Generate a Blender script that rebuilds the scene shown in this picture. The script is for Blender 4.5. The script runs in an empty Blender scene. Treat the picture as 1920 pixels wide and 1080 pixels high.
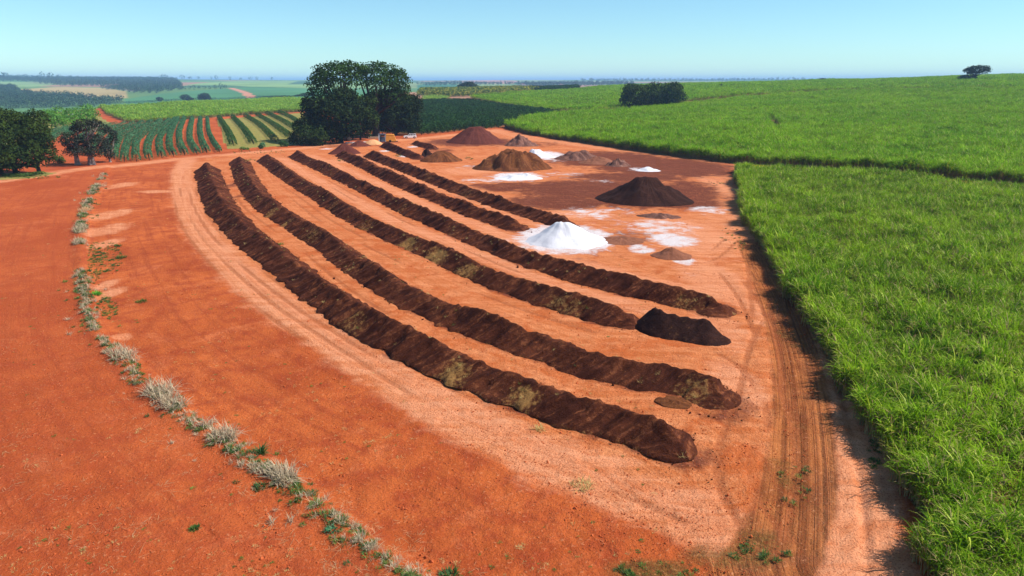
import bpy, math, random
import numpy as np
from mathutils import Vector

random.seed(7)
RNG = np.random.default_rng(11)
R = math.radians
SC = bpy.context.scene
COL = SC.collection

# ------------------------------------------------------------------ camera
CAM_H = 20.0
FPX = 1280.0                       # focal length in pixels of the 1920 px wide photograph
PITCH = math.atan((540 - 152) / FPX)
cam_d = bpy.data.cameras.new('camera')
cam_d.sensor_width = 36.0
cam_d.lens = 36.0 * FPX / 1920.0
cam_d.clip_start = 0.5
cam_d.clip_end = 60000.0
cam = bpy.data.objects.new('camera', cam_d)
COL.objects.link(cam)
cam.location = (0, 0, CAM_H)
cam.rotation_euler = (math.pi / 2 - PITCH, 0, 0)
SC.camera = cam

# ------------------------------------------------------------------ light
SUN_AZ, SUN_EL = R(94), R(48)      # azimuth clockwise from +Y (the viewing direction)
sun_dir = Vector((math.sin(SUN_AZ) * math.cos(SUN_EL), math.cos(SUN_AZ) * math.cos(SUN_EL), math.sin(SUN_EL)))
world = bpy.data.worlds.new('World')
SC.world = world
world.use_nodes = True
wn = world.node_tree
wn.nodes.clear()
sky = wn.nodes.new('ShaderNodeTexSky')
sky.sky_type = 'NISHITA'
sky.sun_disc = False
sky.sun_elevation = SUN_EL
sky.sun_rotation = SUN_AZ
sky.altitude = 600
sky.air_density = 1.0
sky.dust_density = 0.0
sky.ozone_density = 1.0
tint = wn.nodes.new('ShaderNodeMix')
tint.data_type = 'RGBA'
tint.blend_type = 'MULTIPLY'
tint.inputs[0].default_value = 1.0
tint.inputs[7].default_value = (0.70, 1.01, 1.13, 1)
bg = wn.nodes.new('ShaderNodeBackground')
bg.inputs['Strength'].default_value = 0.094
wo = wn.nodes.new('ShaderNodeOutputWorld')
wn.links.new(sky.outputs[0], tint.inputs[6])
wn.links.new(tint.outputs[2], bg.inputs['Color'])
wn.links.new(bg.outputs[0], wo.inputs['Surface'])
sun_l = bpy.data.lights.new('sun', 'SUN')
sun_l.energy = 5.0
sun_l.angle = R(0.53)
sun_l.color = (1.0, 0.95, 0.87)
sun_o = bpy.data.objects.new('sun', sun_l)
COL.objects.link(sun_o)
sun_o.rotation_euler = sun_dir.to_track_quat('Z', 'Y').to_euler()
SC.view_settings.view_transform = 'Standard'
SC.view_settings.look = 'None'
SC.view_settings.gamma = 1.0
SC.view_settings.exposure = 0.5
SC.view_settings.use_curve_mapping = False
SC.cycles.use_denoising = True
SC.cycles.max_bounces = 5
SC.cycles.diffuse_bounces = 2
SC.cycles.glossy_bounces = 1
SC.cycles.transmission_bounces = 3
SC.cycles.volume_bounces = 1
SC.cycles.transparent_max_bounces = 6

# ------------------------------------------------------------------ noise
def _hash(ix, iy, seed):
    h = (ix.astype(np.int64) * 374761393 + iy.astype(np.int64) * 668265263 + seed * 974711) & 0xFFFFFFFF
    h = ((h ^ (h >> 13)) * 1274126177) & 0xFFFFFFFF
    h = h ^ (h >> 16)
    return (h & 0xFFFFFF) / float(0xFFFFFF)

def vnoise(x, y, seed=0):
    x = np.asarray(x, float); y = np.asarray(y, float)
    ix = np.floor(x); iy = np.floor(y)
    fx = x - ix; fy = y - iy
    fx = fx * fx * (3 - 2 * fx); fy = fy * fy * (3 - 2 * fy)
    a = _hash(ix, iy, seed); b = _hash(ix + 1, iy, seed)
    c = _hash(ix, iy + 1, seed); d = _hash(ix + 1, iy + 1, seed)
    return (a + (b - a) * fx) * (1 - fy) + (c + (d - c) * fx) * fy

def fbm(x, y, seed=0, oct=4):
    s = 0; a = 0.5; t = 0
    for k in range(oct):
        s = s + a * vnoise(x * 2 ** k + 13.1 * k, y * 2 ** k - 7.7 * k, seed + k)
        t += a; a *= 0.5
    return s / t - 0.5

def sstep(a, b, x):
    t = np.clip((x - a) / (b - a), 0, 1)
    return t * t * (3 - 2 * t)

# ------------------------------------------------------------------ terrain
RK = np.log(np.array([1, 200, 300, 450, 600, 800, 1000, 1300, 1800, 2400, 3200, 4500, 6500, 10000, 26000.]))
AZK = np.radians([-180, -60, -36, -29.6, -22.7, -16.6, -6.8, 1.7, 10.2, 15, 18.2, 25.6, 35.7, 60, 180])
ZK = np.array([
    [0, 0, 0,  0,  0,  0,   0,   0,   0,  0,  5, 10, 15, 10, 0],
    [0, 0, 0, -1, -5, -14, -22, -28, -14, -2, 8, 34, 50, 40, 30],
    [0, 0, 0, -1, -4, -14, -22, -28, -14, -2, 8, 32, 46, 40, 30],
    [0, 0, 0,  0,  1, -7, -18, -26, -14, -2, 8, 26, 44, 40, 30],
    [0, 0, 0,  1,  3, -2, -11, -14, -6,   2, 13, 23, 32, 34, 26],
    [0, 0, 0,  1,  3,  4,  -3,  -6, -3,   4, 13, 21, 28, 30, 26],
    [0, 0, 0,  2,  5,  8,   6,  -1, -2,   2, 9, 17, 24, 28, 26],
    [0, 0, 0,  2,  5,  9,   9,   3, -4,   0, 5, 14, 29, 33, 28],
    [0, 0, 1,  4,  8, 12.5, 13.5, 10,  2,  0, 4, 13, 31, 36, 30],
    [0, 0, 1.5, 5, 10, 14.5, 15.5, 12,  4,  2, 4, 13, 32, 38, 30],
    [0, 0, 2,  6, 11, 15.5, 16.5, 13,  6,  2, 4, 13, 33, 40, 30],
    [0, 0, 2,  7, 13, 18, 20, 18, 10,  6, 6, 12, 33, 40, 30],
    [0, 0, 2,  8, 15, 22, 25, 24, 20, 16, 14, 14, 18, 25, 26],
    [0, 0, 2,  8, 15, 22, 25, 24, 20, 16, 14, 14, 18, 25, 26],
    [0, 0, 0,  0,  0,  0,   0,   0,   0,  0,  5, 10, 15, 10, 0]])

def H(x, y):
    """large terrain shape"""
    x = np.asarray(x, float); y = np.asarray(y, float)
    r = np.hypot(x, y) + 1e-6
    lr = np.clip(np.log(np.maximum(r, 1.0)), RK[0], RK[-1] - 1e-6)
    az = np.arctan2(x, y)
    j = np.clip(np.searchsorted(RK, lr, side='right') - 1, 0, len(RK) - 2)
    t = (lr - RK[j]) / (RK[j + 1] - RK[j]); t = t * t * (3 - 2 * t) * 0.6 + t * 0.4
    i = np.clip(np.searchsorted(AZK, az, side='right') - 1, 0, len(AZK) - 2)
    s = (az - AZK[i]) / (AZK[i + 1] - AZK[i]); s = s * s * (3 - 2 * s)
    z = (ZK[i, j] * (1 - s) + ZK[i + 1, j] * s) * (1 - t) + (ZK[i, j + 1] * (1 - s) + ZK[i + 1, j + 1] * s) * t
    amp = sstep(1200, 5000, r) * 9
    return z + amp * fbm(x / 700.0, y / 700.0, 5, 3)

CP, SP = math.cos(PITCH), math.sin(PITCH)
_T = np.concatenate([np.linspace(15, 400, 900), np.geomspace(401, 22000, 2600)])

def ray(u, v):
    a, b = u - 960.0, 540.0 - v
    d = np.array([a, b * SP + FPX * CP, b * CP - FPX * SP])
    return d / math.hypot(d[0], d[1])

def P(u, v, h=0.0):
    """ground point seen at photograph pixel (u, v), or the point h above the ground there (returned on the ground)"""
    d = ray(u, v)
    x, y, z = d[0] * _T, d[1] * _T, CAM_H + d[2] * _T
    g = z - H(x, y) - h
    k = np.argmax(g < 0) if (g < 0).any() else len(_T) - 1
    k = max(k, 1)
    f = g[k - 1] / (g[k - 1] - g[k]) if g[k] < 0 else 1.0
    t = _T[k - 1] + (_T[k] - _T[k - 1]) * f
    px, py = d[0] * t, d[1] * t
    return np.array([px, py, float(H(px, py))])

def PL(pts, h=0.0):
    return np.array([P(u, v, h)[:2] for u, v in pts])

def smooth_line(p, step):
    """Catmull-Rom through the points, resampled at an even step"""
    p = np.asarray(p, float)
    q = np.vstack([2 * p[0] - p[1], p, 2 * p[-1] - p[-2]])
    out = []
    for i in range(1, len(q) - 2):
        for t in np.linspace(0, 1, 24, endpoint=False):
            out.append(0.5 * ((2 * q[i]) + (-q[i - 1] + q[i + 1]) * t + (2 * q[i - 1] - 5 * q[i] + 4 * q[i + 1] - q[i + 2]) * t * t
                              + (-q[i - 1] + 3 * q[i] - 3 * q[i + 1] + q[i + 2]) * t ** 3))
    out.append(q[-2])
    out = np.array(out)
    s = np.concatenate([[0], np.cumsum(np.hypot(*np.diff(out, axis=0).T))])
    n = max(2, int(round(s[-1] / step)) + 1)
    ss = np.linspace(0, s[-1], n)
    return np.stack([np.interp(ss, s, out[:, k]) for k in range(out.shape[1])], 1), s[-1]

def line_dist(x, y, line):
    """unsigned distance, signed side and arc length along a polyline"""
    best = np.full(x.shape, 1e9); side = np.zeros(x.shape); along = np.zeros(x.shape); acc = 0.0
    for a, b in zip(line[:-1], line[1:]):
        dx, dy = b - a; L = math.hypot(dx, dy)
        if L < 1e-6: continue
        t = np.clip(((x - a[0]) * dx + (y - a[1]) * dy) / L ** 2, 0, 1)
        d = np.hypot(x - a[0] - t * dx, y - a[1] - t * dy)
        m = d < best
        best = np.where(m, d, best)
        side = np.where(m, np.sign((x - a[0]) * dy - (y - a[1]) * dx), side)
        along = np.where(m, acc + t * L, along)
        acc += L
    return best, side, along

def in_poly(x, y, poly):
    c = np.zeros(x.shape, bool); n = len(poly); j = n - 1
    for i in range(n):
        xi, yi = poly[i]; xj, yj = poly[j]
        hit = ((yi > y) != (yj > y)) & (x < (xj - xi) * (y - yi) / (yj - yi + 1e-12) + xi)
        c ^= hit; j = i
    return c

# ------------------------------------------------------------------ mesh helpers
def make_mesh(name, verts, faces, smooth=False, mat_idx=None, attrs=None):
    verts = np.asarray(verts, np.float32); me = bpy.data.meshes.new(name)
    if isinstance(faces, np.ndarray):
        n, k = faces.shape
        me.vertices.add(len(verts)); me.vertices.foreach_set('co', verts.ravel())
        me.loops.add(n * k); me.loops.foreach_set('vertex_index', faces.astype(np.int32).ravel())
        me.polygons.add(n)
        me.polygons.foreach_set('loop_start', np.arange(0, n * k, k, dtype=np.int32))
    else:
        me.from_pydata([tuple(map(float, v)) for v in verts], [], [tuple(map(int, f)) for f in faces])
    me.update(calc_edges=True)
    if smooth:
        me.polygons.foreach_set('use_smooth', np.ones(len(me.polygons), bool))
    if mat_idx is not None:
        me.polygons.foreach_set('material_index', np.asarray(mat_idx, np.int32))
    for k, a in (attrs or {}).items():
        a = np.asarray(a)
        if a.ndim == 2:
            at = me.attributes.new(k, 'FLOAT_COLOR', 'POINT')
            c = np.ones((len(a), 4), np.float32); c[:, :3] = a
            at.data.foreach_set('color', c.ravel())
        else:
            at = me.attributes.new(k, 'FLOAT', 'POINT'); at.data.foreach_set('value', a.astype(np.float32))
    return me

def link(name, me, mats, parent=None, loc=None):
    o = bpy.data.objects.new(name, me)
    for m in (mats if isinstance(mats, (list, tuple)) else [mats]):
        if m.name not in [x.name for x in me.materials if x]: me.materials.append(m)
    COL.objects.link(o)
    if parent: o.parent = parent
    if loc is not None: o.location = loc
    return o

def tag(o, label=None, cat=None, group=None, kind=None):
    if label: o['label'] = label
    if cat: o['category'] = cat
    if group: o['group'] = group
    if kind: o['kind'] = kind
    return o

def empty(name, loc, rz=0.0):
    e = bpy.data.objects.new(name, None); COL.objects.link(e)
    e.location = loc; e.rotation_euler = (0, 0, rz); e.empty_display_size = 0.2
    return e

class MB:
    """collects shapes into one mesh"""
    def __init__(s): s.v = []; s.f = []; s.m = []
    def add(s, v, f, m=0):
        o = len(s.v); s.v += [tuple(map(float, p)) for p in v]; s.f += [tuple(i + o for i in q) for q in f]; s.m += [m] * len(f); return s
    def box(s, lo, hi, m=0, bev=0.0):
        (x0, y0, z0), (x1, y1, z1) = lo, hi
        b = bev
        v = [(x0 + b, y0 + b, z0), (x1 - b, y0 + b, z0), (x1 - b, y1 - b, z0), (x0 + b, y1 - b, z0), (x0, y0, z0 + b), (x1, y0, z0 + b), (x1, y1, z0 + b), (x0, y1, z0 + b),
             (x0, y0, z1 - b), (x1, y0, z1 - b), (x1, y1, z1 - b), (x0, y1, z1 - b), (x0 + b, y0 + b, z1), (x1 - b, y0 + b, z1), (x1 - b, y1 - b, z1), (x0 + b, y1 - b, z1)]
        f = [(3, 2, 1, 0), (12, 13, 14, 15)]
        for k in (0, 4, 8):
            for i in range(4): f.append((k + i, k + (i + 1) % 4, k + 4 + (i + 1) % 4, k + 4 + i))
        return s.add(v, f, m)
    def tube(s, pts, rad, n=6, m=0):
        pts = [Vector(p) for p in pts]; v = []; f = []
        for i, p in enumerate(pts):
            d = (pts[min(i + 1, len(pts) - 1)] - pts[max(i - 1, 0)]).normalized()
            a = d.orthogonal().normalized() if abs(d.z) > 0.99 else d.cross(Vector((0, 0, 1))).normalized()
            b = d.cross(a)
            for k in range(n):
                q = 2 * math.pi * k / n
                v.append(p + (a * math.cos(q) + b * math.sin(q)) * rad[i])
        for i in range(len(pts) - 1):
            for k in range(n): f.append((i * n + k, i * n + (k + 1) % n, (i + 1) * n + (k + 1) % n, (i + 1) * n + k))
        f.append(tuple(range(n))[::-1]); f.append(tuple(range((len(pts) - 1) * n, len(pts) * n)))
        return s.add(v, f, m)
    def prism(s, prof, y0, y1, m=0):
        """profile of (x, z) pushed from y0 to y1"""
        n = len(prof)
        v = [(x, y0, z) for x, z in prof] + [(x, y1, z) for x, z in prof]
        f = [tuple(range(n)), tuple(range(2 * n - 1, n - 1, -1))] + [(i, i + n, (i + 1) % n + n, (i + 1) % n) for i in range(n)]
        return s.add(v, f, m)
    def build(s, name, mats, parent=None, smooth=False):
        me = make_mesh(name, np.array(s.v), s.f, smooth, s.m)
        me.validate()
        return link(name, me, mats, parent)

# ------------------------------------------------------------------ material helpers
def new_mat(name):
    m = bpy.data.materials.new(name); m.use_nodes = True
    nt = m.node_tree; nt.nodes.clear()
    out = nt.nodes.new('ShaderNodeOutputMaterial')
    return m, nt, out

class N:
    """small node-graph writer"""
    def __init__(s, nt): s.nt = nt
    def node(s, t, **kw):
        n = s.nt.nodes.new(t)
        for k, v in kw.items(): setattr(n, k, v)
        return n
    def lk(s, a, b): s.nt.links.new(a, b)
    def setin(s, sock, v):
        if hasattr(v, 'is_output') or hasattr(v, 'links'): s.lk(v, sock)
        else: sock.default_value = (tuple(v) + (1,) if isinstance(v, (tuple, list)) and len(v) == 3 and sock.type == 'RGBA' else v)
    def attr(s, name): return s.node('ShaderNodeAttribute', attribute_name=name)
    def math(s, op, a, b=0.0, c=None, clamp=False):
        n = s.node('ShaderNodeMath', operation=op, use_clamp=clamp)
        s.setin(n.inputs[0], a); s.setin(n.inputs[1], b)
        if c is not None: s.setin(n.inputs[2], c)
        return n.outputs[0]
    def mix(s, f, a, b, mode='MIX'):
        n = s.node('ShaderNodeMix', data_type='RGBA', blend_type=mode)
        s.setin(n.inputs[0], f); s.setin(n.inputs[6], a); s.setin(n.inputs[7], b)
        return n.outputs[2]
    def noise(s, vec, scale, detail=4.0, rough=0.55, dist=0.0):
        n = s.node('ShaderNodeTexNoise')
        if vec is not None: s.lk(vec, n.inputs['Vector'])
        n.inputs['Scale'].default_value = scale; n.inputs['Detail'].default_value = detail
        n.inputs['Roughness'].default_value = rough; n.inputs['Distortion'].default_value = dist
        return n.outputs['Fac']
    def ramp(s, f, lo, hi):
        n = s.node('ShaderNodeMapRange', interpolation_type='SMOOTHSTEP')
        s.setin(n.inputs[0], f); n.inputs[1].default_value = lo; n.inputs[2].default_value = hi
        return n.outputs[0]
    def comb(s, x, y, z=0.0):
        n = s.node('ShaderNodeCombineXYZ')
        s.setin(n.inputs[0], x); s.setin(n.inputs[1], y); s.setin(n.inputs[2], z)
        return n.outputs[0]
    def bump(s, h, strength, dist):
        n = s.node('ShaderNodeBump'); n.inputs['Strength'].default_value = strength
        n.inputs['Distance'].default_value = dist; s.lk(h, n.inputs['Height'])
        return n.outputs[0]
    def bsdf(s, col, rough=0.9, spec=0.15, normal=None, metallic=0.0):
        n = s.node('ShaderNodeBsdfPrincipled')
        s.setin(n.inputs['Base Color'], col); s.setin(n.inputs['Roughness'], rough)
        n.inputs['Specular IOR Level'].default_value = spec; n.inputs['Metallic'].default_value = metallic
        if normal is not None: s.lk(normal, n.inputs['Normal'])
        return n.outputs[0]

def simple_mat(name, c1, c2, scale=2.0, rough=0.85, spec=0.2, bump=0.0, metallic=0.0):
    m, nt, out = new_mat(name); g = N(nt)
    pos = g.node('ShaderNodeTexCoord').outputs['Object']
    f = g.noise(pos, scale, 5, 0.6)
    nm = g.bump(g.noise(pos, scale * 4, 4), 0.6, bump) if bump else None
    g.lk(g.bsdf(g.mix(g.ramp(f, 0.3, 0.7), c1, c2), rough, spec, nm, metallic), out.inputs[0])
    return m

def leaf_mat(name, c1, c2, nscale=0.25, trans=0.35, dry=None, rnd=0.0, rough=0.55, spec=0.25):
    m, nt, out = new_mat(name); g = N(nt)
    pos = g.node('ShaderNodeNewGeometry').outputs['Position']
    f = g.noise(pos, nscale, 5, 0.65)
    col = g.mix(g.ramp(f, 0.32, 0.68), c1, c2)
    if dry is not None:
        f2 = g.noise(pos, nscale * 0.7, 3, 0.6)
        col = g.mix(g.ramp(f2, 0.50, 0.58), col, dry)
    if rnd:
        oi = g.node('ShaderNodeObjectInfo').outputs['Random']
        k = g.math('MULTIPLY_ADD', oi, rnd, 1.0 - rnd * 0.5)
        col = g.mix(1.0, col, g.comb(k, k, k), 'MULTIPLY')
    b = g.bsdf(col, rough, spec)
    t = g.node('ShaderNodeBsdfTranslucent'); g.lk(col, t.inputs[0])
    mx = g.node('ShaderNodeMixShader'); mx.inputs[0].default_value = trans
    g.lk(b, mx.inputs[1]); g.lk(t.outputs[0], mx.inputs[2]); g.lk(mx.outputs[0], out.inputs[0])
    return m

M = {}
M['cane'] = leaf_mat('cane_leaf', (0.090, 0.205, 0.005), (0.225, 0.375, 0.009), 0.14, 0.30, None, 0.7, 0.75, 0.06)
M['cane_light'] = leaf_mat('cane_light_leaf', (0.30, 0.42, 0.02), (0.44, 0.50, 0.05), 0.3, 0.30, None, 0.5)
M['cane_far'] = leaf_mat('cane_leaf_far', (0.125, 0.30, 0.006), (0.22, 0.40, 0.009), 0.03, 0.30, None, 0.6, 0.75, 0.06)
M['cane_pale'] = leaf_mat('cane_leaf_pale', (0.17, 0.36, 0.03), (0.25, 0.44, 0.05), 0.05, 0.35, None, 0.4)
M['cane_dry'] = leaf_mat('cane_dry_leaf', (0.30, 0.22, 0.08), (0.42, 0.30, 0.13), 0.6, 0.25, None, 0.2)
M['fig'] = leaf_mat('dark_leaf', (0.008, 0.020, 0.005), (0.024, 0.046, 0.008), 0.22, 0.12, None, 0, 0.7, 0.1)
M['fig_top'] = leaf_mat('umbrella_leaf', (0.013, 0.038, 0.007), (0.046, 0.100, 0.013), 0.3, 0.16, None, 0, 0.7, 0.1)
M['brownleaf'] = leaf_mat('brown_green_leaf', (0.009, 0.015, 0.007), (0.026, 0.034, 0.012), 0.5, 0.15)
M['shade_tree'] = leaf_mat('mango_leaf', (0.011, 0.028, 0.006), (0.055, 0.090, 0.012), 0.35, 0.15, None, 0, 0.7, 0.1)
M['orchard'] = leaf_mat('orchard_leaf', (0.010, 0.038, 0.008), (0.036, 0.092, 0.016), 0.5, 0.15, None, 0.7, 0.7, 0.1)
M['coffee_blue'] = leaf_mat('coffee_leaf', (0.028, 0.125, 0.050), (0.070, 0.215, 0.085), 0.4, 0.2)
M['coffee_dark'] = leaf_mat('coffee_dark_leaf', (0.018, 0.070, 0.012), (0.050, 0.130, 0.020), 0.5, 0.2)
M['lime_tree'] = leaf_mat('citrus_leaf', (0.060, 0.19, 0.012), (0.14, 0.32, 0.020), 0.5, 0.3, None, 0.3)
M['yellow_tree'] = leaf_mat('yellow_topped_leaf', (0.025, 0.085, 0.012), (0.06, 0.14, 0.015), 0.5, 0.25, (0.55, 0.50, 0.06), 0.3)
M['weed'] = leaf_mat('weed_leaf', (0.055, 0.13, 0.018), (0.15, 0.22, 0.035), 0.8, 0.3, None, 0.5)
M['straw'] = leaf_mat('straw', (0.42, 0.28, 0.13), (0.60, 0.44, 0.24), 1.5, 0.15)
M['greystraw'] = leaf_mat('grey_dry_stalk', (0.34, 0.255, 0.15), (0.58, 0.46, 0.30), 2.5, 0.15)
M['drygrass'] = leaf_mat('dry_yellow_grass', (0.45, 0.33, 0.10), (0.60, 0.46, 0.18), 1.5, 0.25)
M['bark'] = simple_mat('bark', (0.022, 0.016, 0.013), (0.055, 0.042, 0.034), 1.5, 0.95, 0.1, 0.05)
M['pale_bark'] = simple_mat('pale_bark', (0.22, 0.17, 0.14), (0.40, 0.33, 0.28), 1.5, 0.95, 0.1, 0.05)
M['far_tree'] = leaf_mat('far_tree_leaf', (0.016, 0.05, 0.018), (0.04, 0.09, 0.03), 0.02, 0.15, None, 0.6)

# ------------------------------------------------------------------ site plan, in world metres
# windrow crests, far end first: (pixels of the crest, far/near half width, far/near height)
WIN = [
    ([(386, 304), (396, 332), (415, 372), (452, 412), (500, 448), (560, 492), (620, 535), (700, 582), (780, 622), (860, 655), (940, 685), (1020, 712), (1100, 738), (1180, 760), (1240, 783), (1300, 817)], 2.9, 1.9, 1.7, 1.45),
    ([(448, 291), (462, 325), (492, 362), (540, 394), (600, 428), (660, 468), (720, 506), (790, 542), (870, 574), (950, 602), (1040, 628), (1120, 656), (1200, 674), (1270, 684), (1322, 697), (1368, 729)], 2.7, 1.9, 1.6, 1.45),
    ([(496, 288), (540, 318), (600, 352), (660, 388), (740, 424), (820, 456), (900, 492), (980, 522), (1060, 546), (1130, 566), (1205, 586)], 2.6, 1.9, 1.6, 1.35),
    ([(552, 282), (610, 306), (680, 338), (760, 375), (840, 408), (920, 440), (1000, 470), (1080, 494), (1160, 514), (1240, 532), (1318, 548), (1372, 568)], 2.6, 1.9, 1.6, 1.35),
    ([(640, 280), (690, 302), (750, 330), (820, 358), (890, 385), (945, 404), (982, 417)], 2.6, 2.2, 1.6, 1.2),
    ([(692, 281), (750, 302), (820, 328), (890, 353), (960, 376), (1030, 397), (1072, 412)], 2.5, 2.2, 1.6, 1.3),
    ([(722, 265), (755, 278), (790, 291)], 2.4, 2.0, 1.6, 1.2),
    ([(778, 261), (800, 268), (816, 274)], 2.4, 2.0, 1.5, 1.1),
]
WLINES = []
for px, w0, w1, h0, h1 in WIN:
    WLINES.append(smooth_line(np.array([P(u, v, h0 + (h1 - h0) * i / (len(px) - 1))[:2] for i, (u, v) in enumerate(px)]), 0.3)[0])

STRIP = smooth_line(PL([(200, 322), (178, 355), (158, 400), (150, 450), (152, 500), (160, 560), (180, 625), (225, 675), (290, 738), (345, 782), (410, 828), (470, 868), (530, 906), (585, 948), (640, 992), (730, 1066), (820, 1130)]), 0.5)[0]
ROAD_DARK = smooth_line(PL([(1392, 430), (1420, 480), (1450, 540), (1472, 600), (1492, 670), (1504, 750), (1505, 830), (1497, 910), (1480, 980), (1440, 1050), (1380, 1120)]), 0.6)[0]
ROAD_PALE = smooth_line(PL([(1395, 400), (1440, 470), (1495, 550), (1545, 650), (1580, 760), (1602, 880), (1612, 980), (1620, 1090)]), 0.6)[0]
TRACK_L = smooth_line(PL([(352, 300), (340, 320), (345, 365), (372, 425), (430, 490), (520, 565), (620, 630), (730, 700), (850, 770), (960, 825), (1090, 880), (1220, 930), (1340, 985), (1430, 1040)]), 0.8)[0]
ROAD_FAR = smooth_line(PL([(-80, 350), (60, 331), (160, 316), (280, 304), (420, 290), (560, 278), (660, 268), (770, 261), (860, 252), (930, 244)]), 1.5)[0]
ROAD_EDGE = smooth_line(PL([(925, 243), (1000, 260), (1100, 272), (1200, 287), (1300, 300), (1360, 315), (1366, 350), (1372, 400), (1400, 450)]), 1.5)[0]

CANE_NEAR = np.vstack([PL([(1808, 1150), (1758, 1060), (1728, 985), (1686, 880), (1620, 770), (1564, 675), (1512, 590), (1460, 515), (1418, 450), (1394, 400), (1384, 350), (1380, 322)]),
                       PL([(1382, 300), (1500, 305), (1650, 315), (1800, 327), (1920, 337), (2150, 358)], 2.4), np.array([[150, 60], [120, 0], [30, 2]])])
CANE_MID = np.vstack([PL([(946, 239), (1000, 254), (1060, 263), (1120, 272), (1200, 284), (1290, 296), (1372, 306)]), PL([(1500, 313), (1650, 324), (1800, 337), (1950, 350), (2250, 380)]),
                      np.array([[330, 180], [420, 520]]), PL([(1900, 171), (1700, 171), (1500, 178), (1400, 186), (1290, 197), (1170, 211), (1040, 217), (985, 226)])])
CANE_BACK = np.vstack([PL([(882, 184), (920, 193), (980, 203), (1035, 211), (1100, 210), (1165, 206), (1290, 191), (1400, 181), (1500, 174), (1700, 167.5), (1900, 167), (2050, 167)]),
                       np.array([[r_ * math.sin(R(a_)), r_ * math.cos(R(a_))] for a_, r_ in ((47, 1090), (36, 1090), (26, 1090), (18, 1060), (13, 1020), (10, 980), (7, 900))]), PL([(1085, 169.5), (1010, 172.5), (960, 176), (905, 181)])])
CANE_LEFT = np.vstack([PL([(170, 202), (200, 214), (240, 231), (330, 226), (420, 219), (500, 213), (600, 208), (700, 204)]), PL([(700, 179), (575, 182), (450, 186), (300, 191), (200, 196)], 3.0)])
CANE_SLIP = np.vstack([PL([(792, 190), (830, 191), (842, 186), (836, 183), (795, 183)])])
ORCH = np.vstack([PL([(700, 247), (770, 252), (830, 248), (880, 243), (940, 238), (985, 226), (1050, 214), (960, 203), (880, 191), (790, 192), (700, 200)])])

def ell(u, v, ru, rv):
    """ground ellipse: centre and half axes"""
    c = P(u, v)[:2]; a = P(u + ru, v)[:2] - c; b = P(u, v - rv)[:2] - c; b2 = P(u, v + rv)[:2] - c
    return c, np.hypot(*a), 0.5 * (np.hypot(*b) + np.hypot(*b2)), math.atan2(a[1], a[0])

def ell_mask(x, y, e, soft=0.5):
    c, a, b, rz = e
    dx, dy = x - c[0], y - c[1]
    q = np.hypot(dx / a, dy / b)
    return 1 - sstep(1 - soft, 1 + soft, q)

# ------------------------------------------------------------------ ground
def strip_bump(x, y):
    d, s, t = line_dist(x, y, STRIP[::4])
    return 0.20 * np.exp(-(d / 0.7) ** 2) - 0.22 * sstep(0.3, 1.6, -s * d) * (1 - sstep(10, 26, d)) * 1.0

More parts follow.
